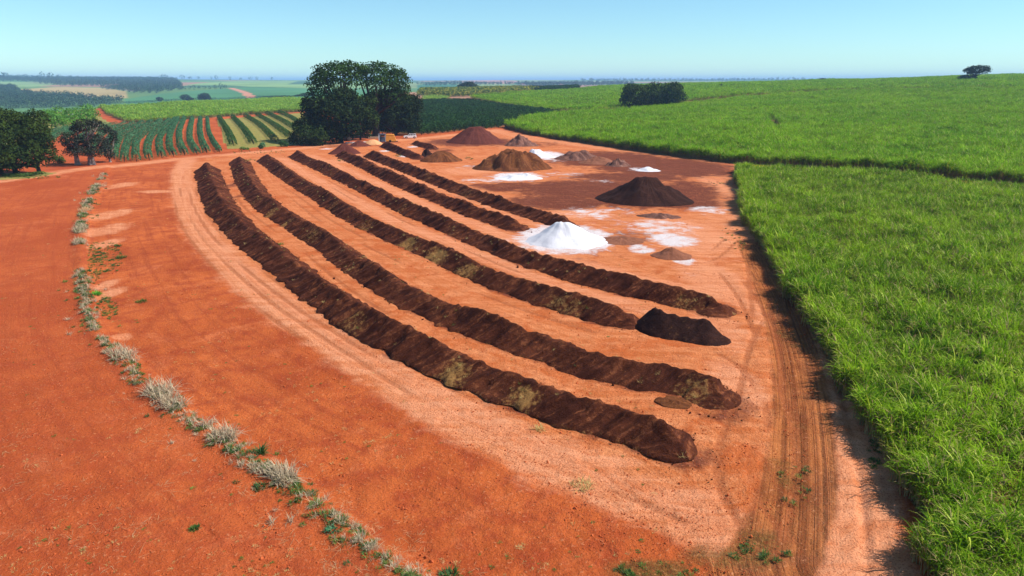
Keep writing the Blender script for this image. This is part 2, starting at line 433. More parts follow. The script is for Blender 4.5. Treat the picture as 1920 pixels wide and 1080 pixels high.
def build_ground():
    rings = np.exp(np.arange(math.log(3.0), math.log(26000.0), 0.0088))
    fan = np.radians(np.arange(-44, 44.001, 0.22))
    rest = np.radians(np.arange(46, 314.5, 4.0))
    th = np.concatenate([fan, rest])
    nr, na = len(rings), len(th)
    rr, tt = np.meshgrid(rings, th, indexing='ij')
    x = (rr * np.sin(tt)).ravel(); y = (rr * np.cos(tt)).ravel(); r = rr.ravel()
    z = H(x, y)
    near = (r < 640) & (np.abs(np.arctan2(x, y)) < R(50))
    xn, yn = x[near], y[near]
    z[near] += strip_bump(xn, yn)
    fade = 1 - sstep(60, 170, r[near])
    z[near] += fade * (0.14 * fbm(xn * 0.6, yn * 0.6, 21, 4) + 0.12 * fbm(xn * 2.3, yn * 2.3, 25, 2))
    A = {k: np.zeros(len(x)) for k in ('pale', 'rut', 'lime', 'dark', 'grass', 'yard', 'weed_shade', 'far', 'lat', 'along', 'road', 'duff', 'tyre', 'leftf', 'slat')}
    # yard between the windrows and the far road
    yard_poly = np.vstack([TRACK_L[::10], PL([(1700, 1090), (1640, 860), (1500, 590), (1400, 430), (1375, 330), (1340, 303), (1000, 256), (930, 243), (780, 258), (640, 268), (420, 291), (340, 305)])])
    dty, sdt, al = line_dist(xn, yn, TRACK_L[::4])
    inside = in_poly(xn, yn, yard_poly)
    A['yard'][near] = np.where(inside, 0.4 + 0.6 * sstep(0, 3, dty), 1 - sstep(-0.5, 4.0, dty))
    d, s, al = line_dist(xn, yn, WLINES[0][::6])
    A['lat'][near] = s * d; A['along'][near] = al
    pale = (1 - sstep(0.4, 4.4, dty)) * 0.86
    d, s, t = line_dist(xn, yn, ROAD_FAR); pale = np.maximum(pale, 0.8 * (1 - sstep(1.5, 5.5, d)))
    d, s, t = line_dist(xn, yn, ROAD_EDGE); pale = np.maximum(pale, 0.6 * (1 - sstep(2.5, 9, d)))
    d, s, t = line_dist(xn, yn, ROAD_PALE[::2]); pale = np.maximum(pale, 0.85 * (1 - sstep(1.2, 3.4, d)))
    A['road'][near] = d * s
    z[near] -= fade * 0.16 * np.exp(-((d * s + 0.2) / 0.22) ** 2) * (0.4 + vnoise(t * 0.25, t * 0 + 3.3, 8))
    # compacted aisles between windrows 2, 3 and 4
    for i, amt in ((1, 0.2), (2, 0.85), (3, 0.85), (4, 0.65), (5, 0.5)):
        off = 4.4
        d, s, t = line_dist(xn, yn, WLINES[i][::8])
        pale = np.maximum(pale, amt * np.exp(-((d * s + off) / 2.0) ** 2))
    for e in [(230, 345, 20, 6), (205, 400, 30, 10), (200, 428, 35, 12), (195, 455, 25, 10), (205, 548, 22, 14), (200, 530, 18, 10), (228, 628, 20, 6), (290, 357, 35, 3), (1290, 440, 90, 40), (1330, 520, 60, 40), (1350, 620, 60, 40), (1380, 720, 50, 50), (640, 302, 40, 4), (880, 320, 60, 8), (820, 300, 30, 5), (1090, 400, 70, 12), (1300, 930, 90, 25), (1370, 360, 30, 40), (1150, 860, 70, 16)]:
        pale = np.maximum(pale, 0.88 * ell_mask(xn, yn, ell(*e), 0.6))
    A['pale'][near] = pale
    def shift(line, o):
        t = np.gradient(line, axis=0); t /= np.hypot(*t.T)[:, None]
        return line + np.stack([-t[:, 1], t[:, 0]], 1) * o
    tracks = [shift(TRACK_L, o)[::3] for o in (-1.9, -0.4, 0.9, 2.2)]
    for px in ([(1455, 560), (1410, 640), (1385, 740), (1345, 850), (1370, 950), (1450, 1040)], [(1400, 480), (1412, 600), (1420, 720), (1408, 860), (1385, 1000)], [(1300, 640), (1390, 690), (1430, 780), (1425, 900), (1380, 1020)],
               [(1340, 500), (1385, 560), (1425, 660), (1440, 800)], [(1080, 480), (1220, 500), (1330, 490), (1385, 450)], [(1100, 420), (1200, 400), (1320, 370), (1350, 330)]):
        L0 = smooth_line(PL(px), 0.8)[0]; tracks += [L0, shift(L0, 1.7)]
    for i in (1, 2, 3): tracks += [shift(WLINES[i], o)[::8] for o in (-3.6, -5.2)]
    tyre = np.zeros(len(xn))
    kk = (np.hypot(xn, yn) < 150) & (A['yard'][near] > 0)
    xs, ys = xn[kk], yn[kk]; ty = np.zeros(len(xs))
    for q, L0 in enumerate(tracks):
        d, s, t = line_dist(xs, ys, L0[::2])
        ty = np.maximum(ty, (1 - sstep(0.10, 0.42, d)) * sstep(0.25, 0.6, vnoise(t * 0.07, t * 0 + q * 3.1, 19)) * sstep(0, 4, t))
    tyre[kk] = ty
    A['tyre'][near] = tyre
    z[near] -= fade * 0.07 * tyre
    d, s, t = line_dist(xn, yn, STRIP[::4])
    A['leftf'][near] = sstep(-1, 1, s * d); A['slat'][near] = s * d
    d, s, t = line_dist(xn, yn, ROAD_DARK[::2])
    A['rut'][near] = (1 - sstep(1.0, 2.5, d)) * sstep(0, 14, t)
    z[near] -= fade * 0.08 * (1 - sstep(1.0, 1.7, d))
    lime = np.zeros(len(xn))
    for e, k in [((1060, 446, 98, 28), 1.0), ((1190, 432, 130, 46), .40), ((1130, 400, 110, 16), .45), ((990, 330, 110, 14), .36), ((1240, 425, 75, 18), .62), ((1262, 450, 50, 14), .85), ((1278, 486, 24, 12), .8), ((1200, 468, 30, 8), .85), ((970, 331, 56, 9), .9), ((905, 338, 50, 6), .6), ((1025, 291, 38, 9), .85), ((1110, 400, 60, 9), .62), ((1205, 318, 30, 5), .7),
                 ((1060, 326, 50, 5), .5), ((1330, 394, 45, 9), .6), ((1130, 340, 40, 5), .45), ((760, 293, 16, 2.2), .8), ((722, 283, 14, 2), .8), ((775, 275, 14, 2), .75), ((870, 312, 40, 4), .5), ((1225, 375, 25, 4), .4), ((612, 279, 18, 1.6), .7), ((1040, 300, 60, 5), .45), ((1290, 510, 30, 8), .45)]:
        lime = np.maximum(lime, k * ell_mask(xn, yn, ell(*e), 0.55))
    A['lime'][near] = lime
    dark = np.zeros(len(xn))
    for e, k in [((1240, 312, 125, 17), 1.1), ((1140, 298, 120, 15), .95), ((1110, 355, 150, 18), 1.0), ((1050, 378, 95, 14), .95), ((1290, 376, 60, 14), .9), ((1335, 320, 40, 9), .85), ((960, 350, 90, 10), .7), ((1180, 332, 120, 10), .8), ((1205, 372, 120, 18), .95), ((1300, 350, 50, 14), .7), ((885, 266, 95, 8), .85), ((1010, 350, 110, 12), .6), ((1180, 445, 70, 14), .45), ((1270, 360, 90, 20), .8),
                 ((960, 312, 110, 8), .45), ((440, 345, 14, 10), .6), ((445, 370, 14, 12), .5), ((900, 372, 60, 12), .35), ((1120, 480, 90, 14), .3), ((820, 282, 40, 6), .5), ((700, 268, 50, 5), .5), ((640, 275, 50, 4), .5), ((1000, 270, 60, 6), .5)]:
        dark = np.maximum(dark, k * ell_mask(xn, yn, ell(*e), 0.6))
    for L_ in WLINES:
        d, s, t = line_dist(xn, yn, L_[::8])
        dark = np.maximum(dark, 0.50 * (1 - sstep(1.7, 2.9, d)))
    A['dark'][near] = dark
    weed_shade = np.zeros(len(xn))  # dark weed growth, with brownish shadow patches painted into the same colour
    for e, k in [((1220, 1065, 90, 30), .8), ((1420, 1010, 60, 50), .6), ((1490, 900, 35, 60), .55), ((1330, 1040, 90, 30), .6), ((1490, 640, 25, 30), .5), ((1500, 780, 30, 50), .35)]:
        weed_shade = np.maximum(weed_shade, k * ell_mask(xn, yn, ell(*e), 0.7))
    A['weed_shade'][near] = weed_shade
    gp = np.zeros(len(xn))
    for poly in ([(425, 280), (408, 224), (600, 208), (600, 258), (560, 272)], [(-150, 260), (-150, 198), (165, 200), (178, 212), (215, 236), (110, 245), (60, 262), (0, 285)], [(0, 338), (0, 326), (70, 322), (110, 324), (60, 334)]):
        gp = np.maximum(gp, in_poly(xn, yn, PL(poly)) * 1.0)
    A['grass'][near] = gp
    for poly in (CANE_NEAR, CANE_MID, CANE_BACK, CANE_LEFT, ORCH):
        A['duff'] = np.maximum(A['duff'], in_poly(x, y, poly) * 1.0)
    # far country
    far = sstep(600, 640, r) * (1 - A['duff'])
    A['far'] = far
    fc = np.zeros((len(x), 3)); n1 = fbm(x / 160, y / 160, 31, 3); n2 = fbm(x / 420, y / 900, 33, 2)
    # patchwork of fields seen only as flat colour at this distance
    cx, cy = np.floor(x / 520 + 0.9 * fbm(x / 1500, y / 1500, 41, 2)), np.floor(y / 760 + 0.9 * fbm(x / 1500, y / 1500, 43, 2))
    hsh = _hash(cx, cy, 77)
    pal = np.array([[.075, .17, .05], [.12, .21, .06], [.055, .12, .045], [.19, .25, .09], [.26, .22, .10], [.09, .19, .06], [.32, .18, .11], [.06, .14, .05]])
    fc[:] = pal[(hsh * len(pal)).astype(int).clip(0, len(pal) - 1)]
    def paint(poly, c): fc[in_poly(x, y, PL(poly)) & (r > 500)] = c
    paint([(0, 153), (50, 154), (95, 160), (60, 163), (0, 163)], (.20, .30, .10))
    paint([(30, 178), (40, 167), (110, 163), (190, 165), (240, 172), (240, 184), (150, 185), (60, 183)], (.38, .28, .11))
    paint([(190, 165), (260, 158), (310, 150), (330, 153), (300, 160), (250, 172)], (.22, .18, .12))
    paint([(235, 186), (300, 176), (400, 168), (470, 163), (600, 167), (700, 168), (700, 186), (560, 189), (300, 195), (230, 194)], (.075, .20, .075))
    paint([(345, 160), (390, 155), (440, 151.5), (600, 151), (700, 152), (700, 165), (600, 166.5), (470, 162.5), (430, 160)], (.20, .31, .10))
    paint([(560, 152), (580, 152), (600, 158), (540, 158)], (.06, .13, .06))
    paint([(780, 160), (800, 157), (850, 158), (910, 164), (900, 174), (780, 174)], (.05, .15, .07))
    paint([(855, 152.6), (890, 150.5), (930, 150.5), (975, 152.6), (960, 157), (870, 156)], (.42, .20, .13))
    fc *= (1 + 0.5 * n1)[:, None]
    rd = smooth_line(PL([(432, 165), (455, 172), (472, 183)]), 20)[0]
    fd, _, _ = line_dist(x, y, rd); fc[(fd < 9) & (r > 500)] = (.50, .22, .13)
    # faces
    idx = np.arange(nr * na).reshape(nr, na)
    a = idx[:-1, :]; b = idx[1:, :]
    f = np.stack([a, np.roll(a, -1, 1), np.roll(b, -1, 1), b], -1).reshape(-1, 4)[:, ::-1]
    A['fcol'] = fc
    me = make_mesh('ground', np.stack([x, y, z], 1), f, True, None, A)
    return me

def ground_mat():
    m, nt, out = new_mat('red_earth'); g = N(nt)
    pos = g.node('ShaderNodeNewGeometry').outputs['Position']
    at = lambda k: g.attr(k).outputs['Fac']
    n_big = g.noise(pos, 0.09, 5, 0.6, 0.4)
    n_mid = g.noise(pos, 0.55, 6, 0.65)
    n_lo = g.noise(pos, 0.24, 5, 0.7, 0.8)
    n_fine = g.noise(pos, 4.5, 5, 0.7)
    n_grit = g.noise(pos, 11.0, 3, 0.7)
    lat, along = at('lat'), at('along')
    sv = g.comb(g.math('MULTIPLY', lat, 2.2), g.math('MULTIPLY', along, 0.09))
    n_st1 = g.noise(sv, 1.0, 5, 0.7, 0.6)
    n_xs = g.noise(g.node('ShaderNodeMapping').outputs[0], 1.0, 5, 0.65, 0.5)
    n_str = g.math('MULTIPLY_ADD', n_xs, 0.55, g.math('MULTIPLY', n_st1, 0.45))
    sv2 = g.comb(g.math('MULTIPLY', at('road'), 5.5), g.math('MULTIPLY', along, 0.30))
    mp = [n for n in nt.nodes if n.type == 'MAPPING'][0]; g.lk(pos, mp.inputs['Vector'])
    mp.inputs['Rotation'].default_value = (0, 0, R(-14)); mp.inputs['Scale'].default_value = (0.16, 1.1, 0.3)
    n_rut = g.noise(sv2, 1.0, 4, 0.6, 0.25)
    def mask(k, lo=0.35, hi=0.65, amp=0.75, nz=n_mid):
        v = g.math('MULTIPLY_ADD', g.math('SUBTRACT', nz, 0.5), amp, at(k))
        return g.ramp(v, lo, hi)
    # tilled red earth outside the yard
    col = g.mix(g.ramp(n_big, 0.35, 0.65), (0.38, 0.075, 0.018), (0.54, 0.126, 0.032))
    col = g.mix(g.math('MULTIPLY', g.ramp(n_mid, 0.42, 0.66), 0.7), col, (0.30, 0.046, 0.016))
    col = g.mix(g.math('MULTIPLY', g.ramp(n_lo, 0.52, 0.72), 0.55), col, (0.62, 0.175, 0.065))
    n_til = g.noise(g.comb(g.math('MULTIPLY', at('slat'), 1.3), g.math('MULTIPLY', along, 0.05)), 1.0, 4, 0.6, 0.35)
    col = g.mix(g.math('MULTIPLY', g.ramp(n_til, 0.5, 0.66), 0.4), col, (0.27, 0.045, 0.015))
    col = g.mix(g.math('MULTIPLY', at('leftf'), 0.3), col, g.mix(g.ramp(n_mid, 0.35, 0.65), (0.33, 0.050, 0.018), (0.44, 0.082, 0.026)))
    # yard earth: paler, streaked along the windrows
    ycol = g.mix(g.ramp(n_str, 0.33, 0.67), (0.46, 0.118, 0.030), (0.68, 0.255, 0.105))
    ycol = g.mix(g.math('MULTIPLY', g.ramp(n_lo, 0.46, 0.62), 0.75), ycol, (0.46, 0.100, 0.022))
    ycol = g.mix(g.math('MULTIPLY', g.ramp(n_mid, 0.52, 0.7), 0.45), ycol, (0.33, 0.078, 0.024))
    col = g.mix(mask('yard', 0.3, 0.7, 0.5), col, ycol)
    pcol = g.mix(g.ramp(n_str, 0.3, 0.7), (0.57, 0.185, 0.072), (0.74, 0.325, 0.170))
    pv = g.math('MULTIPLY_ADD', g.math('SUBTRACT', n_str, 0.5), 0.8, at('pale'))
    pv = g.math('MULTIPLY_ADD', g.math('SUBTRACT', n_mid, 0.5), 0.8, pv)
    pv = g.math('MULTIPLY_ADD', g.math('SUBTRACT', n_lo, 0.5), 1.1, pv)
    col = g.mix(g.math('MULTIPLY', g.ramp(pv, 0.28, 0.88), 0.88), col, pcol)
    rcol = g.mix(g.ramp(n_rut, 0.35, 0.62), (0.14, 0.042, 0.013), (0.42, 0.14, 0.040))
    rcol = g.mix(g.math('MULTIPLY', g.ramp(n_lo, 0.42, 0.62), 0.6), rcol, (0.13, 0.040, 0.014))
    col = g.mix(g.math('MULTIPLY', g.ramp(g.math('MULTIPLY_ADD', g.math('SUBTRACT', n_lo, 0.5), 1.2, g.math('MULTIPLY_ADD', g.math('SUBTRACT', n_str, 0.5), 0.9, at('rut'))), 0.25, 0.7), 0.88), col, rcol)
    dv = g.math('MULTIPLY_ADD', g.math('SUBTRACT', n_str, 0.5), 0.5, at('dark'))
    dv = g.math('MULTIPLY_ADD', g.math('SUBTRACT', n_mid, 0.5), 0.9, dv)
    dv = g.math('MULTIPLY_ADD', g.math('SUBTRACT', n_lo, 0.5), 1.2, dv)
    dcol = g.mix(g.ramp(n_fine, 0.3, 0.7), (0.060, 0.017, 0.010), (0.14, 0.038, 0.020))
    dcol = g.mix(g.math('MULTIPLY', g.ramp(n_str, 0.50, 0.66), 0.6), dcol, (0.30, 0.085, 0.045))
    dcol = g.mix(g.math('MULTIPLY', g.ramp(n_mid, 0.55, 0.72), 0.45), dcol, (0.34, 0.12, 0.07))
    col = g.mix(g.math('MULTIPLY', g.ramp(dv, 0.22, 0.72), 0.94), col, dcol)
    col = g.mix(g.math('MULTIPLY', g.ramp(g.math('MULTIPLY_ADD', g.math('SUBTRACT', n_fine, 0.5), 0.8, at('tyre')), 0.3, 0.9), 0.55), col, (0.30, 0.085, 0.030))
    lv = g.math('MULTIPLY_ADD', g.math('SUBTRACT', n_str, 0.5), 0.7, at('lime'))
    lv = g.math('MULTIPLY_ADD', g.math('SUBTRACT', n_mid, 0.5), 1.0, lv)
    lv = g.math('MULTIPLY_ADD', g.math('SUBTRACT', n_lo, 0.5), 1.3, lv)
    col = g.mix(g.ramp(lv, 0.42, 0.85), col, (0.66, 0.60, 0.59))
    wcol = g.mix(g.ramp(n_fine, 0.35, 0.65), (0.075, 0.045, 0.015), (0.19, 0.10, 0.025))
    col = g.mix(g.math('MULTIPLY', mask('weed_shade', 0.32, 0.75, 1.2), 0.85), col, wcol)
    gcol = g.mix(g.ramp(n_mid, 0.35, 0.65), (0.16, 0.21, 0.04), (0.30, 0.26, 0.08))
    col = g.mix(g.math('MULTIPLY', mask('grass', 0.35, 0.65, 0.7), 0.95), col, gcol)
    ducol = g.mix(g.ramp(n_fine, 0.35, 0.65), (0.16, 0.075, 0.03), (0.30, 0.17, 0.07))
    col = g.mix(at('duff'), col, ducol)
    # grit: small clods darker and paler than the fines; dark specks also paint their shadows
    col = g.mix(g.math('MULTIPLY', g.ramp(n_grit, 0.53, 0.62), 0.62), col, (0.24, 0.043, 0.014))
    col = g.mix(g.math('MULTIPLY', g.ramp(n_fine, 0.57, 0.70), 0.5), col, (0.70, 0.30, 0.14))
    fcl = g.attr('fcol').outputs['Color']
    col = g.mix(at('far'), col, fcl)
    hgt = g.math('MULTIPLY_ADD', n_fine, 0.7, g.math('MULTIPLY', n_grit, 0.35))
    hgt = g.math('MULTIPLY_ADD', g.math('MULTIPLY', n_rut, at('rut')), 0.8, hgt)
    hgt = g.math('MULTIPLY_ADD', n_str, 0.25, hgt)
    nm = g.bump(hgt, 1.0, 0.20)
    g.lk(g.bsdf(col, 0.95, 0.06, nm), out.inputs[0])
    return m

M['ground'] = ground_mat()
ground = tag(link('ground', build_ground(), M['ground']), kind='structure')

def Hf(x, y):
    x = np.asarray(x, float); y = np.asarray(y, float)
    return H(x, y) + strip_bump(x, y)

# ------------------------------------------------------------------ haze: one box of thin air round the land
hz = MB().box((-30000, -30000, -45), (30000, 30000, 96))
m, nt, out = new_mat('haze'); g = N(nt)
pv = g.node('ShaderNodeVolumePrincipled')
pv.inputs['Color'].default_value = (0.38, 0.62, 1.0, 1)
pv.inputs['Density'].default_value = 1.3e-4
pv.inputs['Anisotropy'].default_value = 0.0
g.lk(pv.outputs[0], out.inputs['Volume'])
haze = tag(hz.build('haze', m), kind='stuff')

# ------------------------------------------------------------------ windrows and heaps
def soil_mat(name, c1, c2, c3, tan=(0.36, 0.19, 0.06), bump=0.14, scale=1.0):
    m, nt, out = new_mat(name); g = N(nt)
    pos = g.node('ShaderNodeNewGeometry').outputs['Position']
    n1 = g.noise(pos, 0.32 * scale, 6, 0.68); n2 = g.noise(pos, 3.0 * scale, 6, 0.72); n3 = g.noise(pos, 9.0, 4, 0.7)
    stv = g.comb(g.math('MULTIPLY', g.attr('wt').outputs['Fac'], 1.5), g.math('MULTIPLY', g.attr('ws').outputs['Fac'], 0.55), g.math('MULTIPLY', n1, 1.2))
    ns = g.noise(stv, 1.0, 5, 0.68, 0.3)
    col = g.mix(g.ramp(g.math('MULTIPLY_ADD', ns, 0.65, g.math('MULTIPLY', n1, 0.35)), 0.38, 0.62), c1, c2)
    col = g.mix(g.math('MULTIPLY', g.ramp(g.math('MULTIPLY_ADD', ns, 0.5, g.math('MULTIPLY', n2, 0.5)), 0.51, 0.64), 0.75), col, c3)
    tv = g.math('MULTIPLY_ADD', g.math('SUBTRACT', n2, 0.5), 2.4, g.attr('tan').outputs['Fac'])
    tv = g.math('MULTIPLY_ADD', g.math('SUBTRACT', n1, 0.5), 1.2, tv)
    col = g.mix(g.math('MULTIPLY', g.ramp(tv, 0.35, 1.1), 0.85), col, tan)
    nm = g.bump(g.math('MULTIPLY_ADD', ns, 0.9, g.math('MULTIPLY_ADD', n3, 0.45, n2)), 1.0, bump)
    g.lk(g.bsdf(col, 0.95, 0.05, nm), out.inputs[0])
    return m

M['compost'] = soil_mat('compost', (0.040, 0.0115, 0.0065), (0.110, 0.031, 0.014), (0.26, 0.088, 0.036))  # last tone paints reddish sunlit patches over the compost's own browns
M['compost_red'] = soil_mat('reddish_compost', (0.058, 0.017, 0.010), (0.11, 0.031, 0.016), (0.20, 0.062, 0.028))
M['compost_dark'] = soil_mat('dark_compost', (0.024, 0.0105, 0.0085), (0.042, 0.017, 0.012), (0.065, 0.026, 0.017))
M['brown_soil'] = soil_mat('brown_soil', (0.085, 0.028, 0.012), (0.17, 0.058, 0.021), (0.24, 0.085, 0.03))
M['plum_soil'] = soil_mat('plum_soil', (0.085, 0.024, 0.017), (0.125, 0.035, 0.024), (0.16, 0.047, 0.031))
M['rubble'] = soil_mat('rubble_soil', (0.11, 0.05, 0.036), (0.19, 0.085, 0.06), (0.30, 0.17, 0.13))
M['grey_earth'] = soil_mat('grey_brown_earth', (0.20, 0.075, 0.042), (0.28, 0.11, 0.062), (0.13, 0.05, 0.03))
M['lime'] = soil_mat('white_lime', (0.60, 0.585, 0.61), (0.66, 0.64, 0.655), (0.53, 0.51, 0.54), bump=0.06)
M['sand'] = soil_mat('tan_sand', (0.55, 0.27, 0.12), (0.62, 0.32, 0.15), (0.48, 0.22, 0.09), bump=0.03)

WPTS = []
def windrow(name, line, w0, w1, h0, h1, mat, label, cat='windrow', seed=0, tans=(), group='long compost windrows', pitch=2.4, depth=1.0, ribs=0.0):
    n = len(line); ns = 27
    tang = np.gradient(line, axis=0); tang /= np.hypot(*tang.T)[:, None]
    nor = np.stack([-tang[:, 1], tang[:, 0]], 1)
    s = np.linspace(-1, 1, ns)
    seg = np.hypot(*np.diff(line, axis=0).T); t = np.concatenate([[0], np.cumsum(seg)]); L = t[-1]
    q = t / L
    w = w0 + (w1 - w0) * q; h = h0 + (h1 - h0) * q
    de = np.minimum(t, L - t) / np.maximum(w, 0.1)
    e = np.clip(de / 1.15, 0, 1)
    we = np.sqrt(np.clip(1 - (1 - e) ** 2, 0, 1)) * 0.97 + 0.03
    he = np.clip(e * 1.02, 0.0, 1) ** 0.9
    T, S = np.meshgrid(t, s, indexing='ij')
    W = (w * we)[:, None]
    tau = T + 0.75 * np.abs(S) * W
    scal = 0.55 * vnoise(tau / pitch, np.sign(S) * 3.3 + seed, seed + 3) + 0.45 * vnoise(tau * 2.3 / pitch, np.sign(S) * 5.1 + seed, seed + 4)
    scal = sstep(0.15, 0.85, scal)
    if ribs > 0:
        ph = tau / ribs + 1.6 * fbm(T * 0.11, T * 0 + seed, seed + 6, 2) * 2
        fr = ph - np.floor(ph)
        saw = np.where(fr < 0.72, fr / 0.72, (1 - fr) / 0.28) * (0.35 + 0.9 * vnoise(np.floor(ph), np.sign(S) + 2.5, seed + 7))
        scal = 0.35 * scal + 0.65 * saw
    hvar = 0.92 + 0.42 * (vnoise(T * 0.16, T * 0 + 9.1, seed + 5) - 0.4) + 0.10 * (scal - 0.5) * depth
    wvar = 1.0 + 0.34 * (vnoise(T * 1.1, np.sign(S) * 4 + 1.5, seed + 8) - 0.5) + 0.14 * (vnoise(T * 0.3, np.sign(S) * 2 + 5.5, seed + 9) - 0.5) + 0.10 * (scal - 0.5) * depth
    prof = (1 - np.abs(S)) ** 1.12 * 1.06
    prof = prof - 0.03 * np.exp(-(S / 0.07) ** 2)
    off = S * W * wvar + 0.35 * (vnoise(T * 0.22, T * 0 + 2.2, seed + 11) - 0.5) * (1 - np.abs(S))
    X = line[:, 0][:, None] + nor[:, 0][:, None] * off
    Y = line[:, 1][:, None] + nor[:, 1][:, None] * off
    slopeb = np.sin(np.pi * np.clip(np.abs(S), 0, 1))
    Z = (h * he)[:, None] * hvar * prof + slopeb * (0.40 * depth * (scal - 0.5)) * he[:, None]
    Z += (0.42 * fbm(X * 0.9, Y * 0.9, seed + 17, 3) + 0.34 * fbm(X * 2.6, Y * 2.6, seed + 23, 2)) * np.clip(1.25 - np.abs(S), 0.1, 1) * (0.25 + 0.75 * he[:, None])
    edge = np.abs(S) > 0.999
    Z = np.where(edge, -0.12, np.maximum(Z, -0.05)) + H(X, Y)
    tan = np.zeros_like(T)
    for (q0, hw_, side, k) in tans:
        tan = np.maximum(tan, 0.95 * k * np.exp(-((T / L - q0) * L / hw_) ** 2) * np.where(np.sign(S) == side, 1.0, 0.25) * sstep(0.02, 0.3, np.abs(S)))
    tan = np.maximum(tan, 0.30 * sstep(0.82, 1.0, np.abs(S)))
    idx = np.arange(n * ns).reshape(n, ns)
    f = np.stack([idx[:-1, :-1], idx[1:, :-1], idx[1:, 1:], idx[:-1, 1:]], -1).reshape(-1, 4)
    v = np.stack([X.ravel(), Y.ravel(), Z.ravel()], 1)
    WPTS.append((X[:, 4:-4].ravel(), Y[:, 4:-4].ravel(), Z[:, 4:-4].ravel(), tan[:, 4:-4].ravel()))
    base = np.array([line[n // 2][0], line[n // 2][1], 0.0])
    me = make_mesh(name, v - base, f, True, None, {'tan': tan.ravel(), 'wt': tau.ravel(), 'ws': S.ravel() * 1.5})
    o = link(name, me, mat, loc=base)
    return tag(o, label, cat, group)

wl = [
    ('compost', 'dark compost windrow nearest the camera, running beside the tilled red field', [(0.36, 3, -1, .35), (0.80, 2.2, -1, .55), (0.885, 1.5, -1, 1.0), (0.925, 1.3, -1, .9), (0.5, 4, -1, .3)]),
    ('compost', 'second dark compost windrow from the camera, ending in a lighter brown cone', [(0.42, 3, -1, .45), (0.5, 1.4, -1, .8), (0.55, 1.2, -1, .7), (0.62, 3, -1, .55), (0.985, 2.6, -1, .6), (0.72, 3, -1, .4)]),
    ('compost', 'third compost windrow from the camera with straw coloured patches on its flank', [(0.55, 4, -1, .5), (0.66, 3, -1, .6), (0.75, 2, -1, 1.1), (0.80, 2.4, -1, 1.1), (0.85, 2, -1, .9), (0.95, 3, -1, .6)]),
    ('compost', 'fourth compost windrow from the camera, passing close below the white lime heap', [(0.6, 1.5, -1, .5), (0.72, 2, -1, .35), (0.97, 2.5, -1, .55)]),
    ('compost', 'fifth compost windrow, ending short of the lime heap', [(0.45, 2, -1, .3)]),
    ('compost', 'sixth compost windrow, ending right behind the white lime heap', [(0.5, 5, -1, .4), (0.7, 4, -1, .4)]),
    ('compost_red', 'short ribbed compost windrow running from the orange hopper', []),
    ('compost_red', 'very short ribbed windrow in front of the white car', []),
]
for i, ((mat, lab, tans), L_) in enumerate(zip(wl, WLINES)):
    w = WIN[i]
    windrow('compost_windrow', L_, w[1], w[2], w[3], w[4], M[mat], lab, seed=40 + 13 * i, tans=tans, depth=(1.1, 1.1, 1.3, 1.5, 2.2, 2.2, 2.4, 2.4)[i], pitch=1.5 if i < 2 else 2.6, ribs=(1.3, 1.4, 1.8, 2.2, 2.4, 2.6, 1.7, 1.7)[i])
LW = smooth_line(np.array([P(1205, 590, 0.5)[:2], P(1240, 588, 1.5)[:2], P(1305, 603, 1.3)[:2], P(1372, 632, 0.5)[:2]]), 0.2)[0]
windrow('compost_windrow', LW, 1.8, 1.6, 1.75, 1.3, M['compost_dark'], 'short blackish compost heap at the near end of the third windrow', seed=301, depth=0.7, tans=[(0.5, 1.0, -1, .25)])

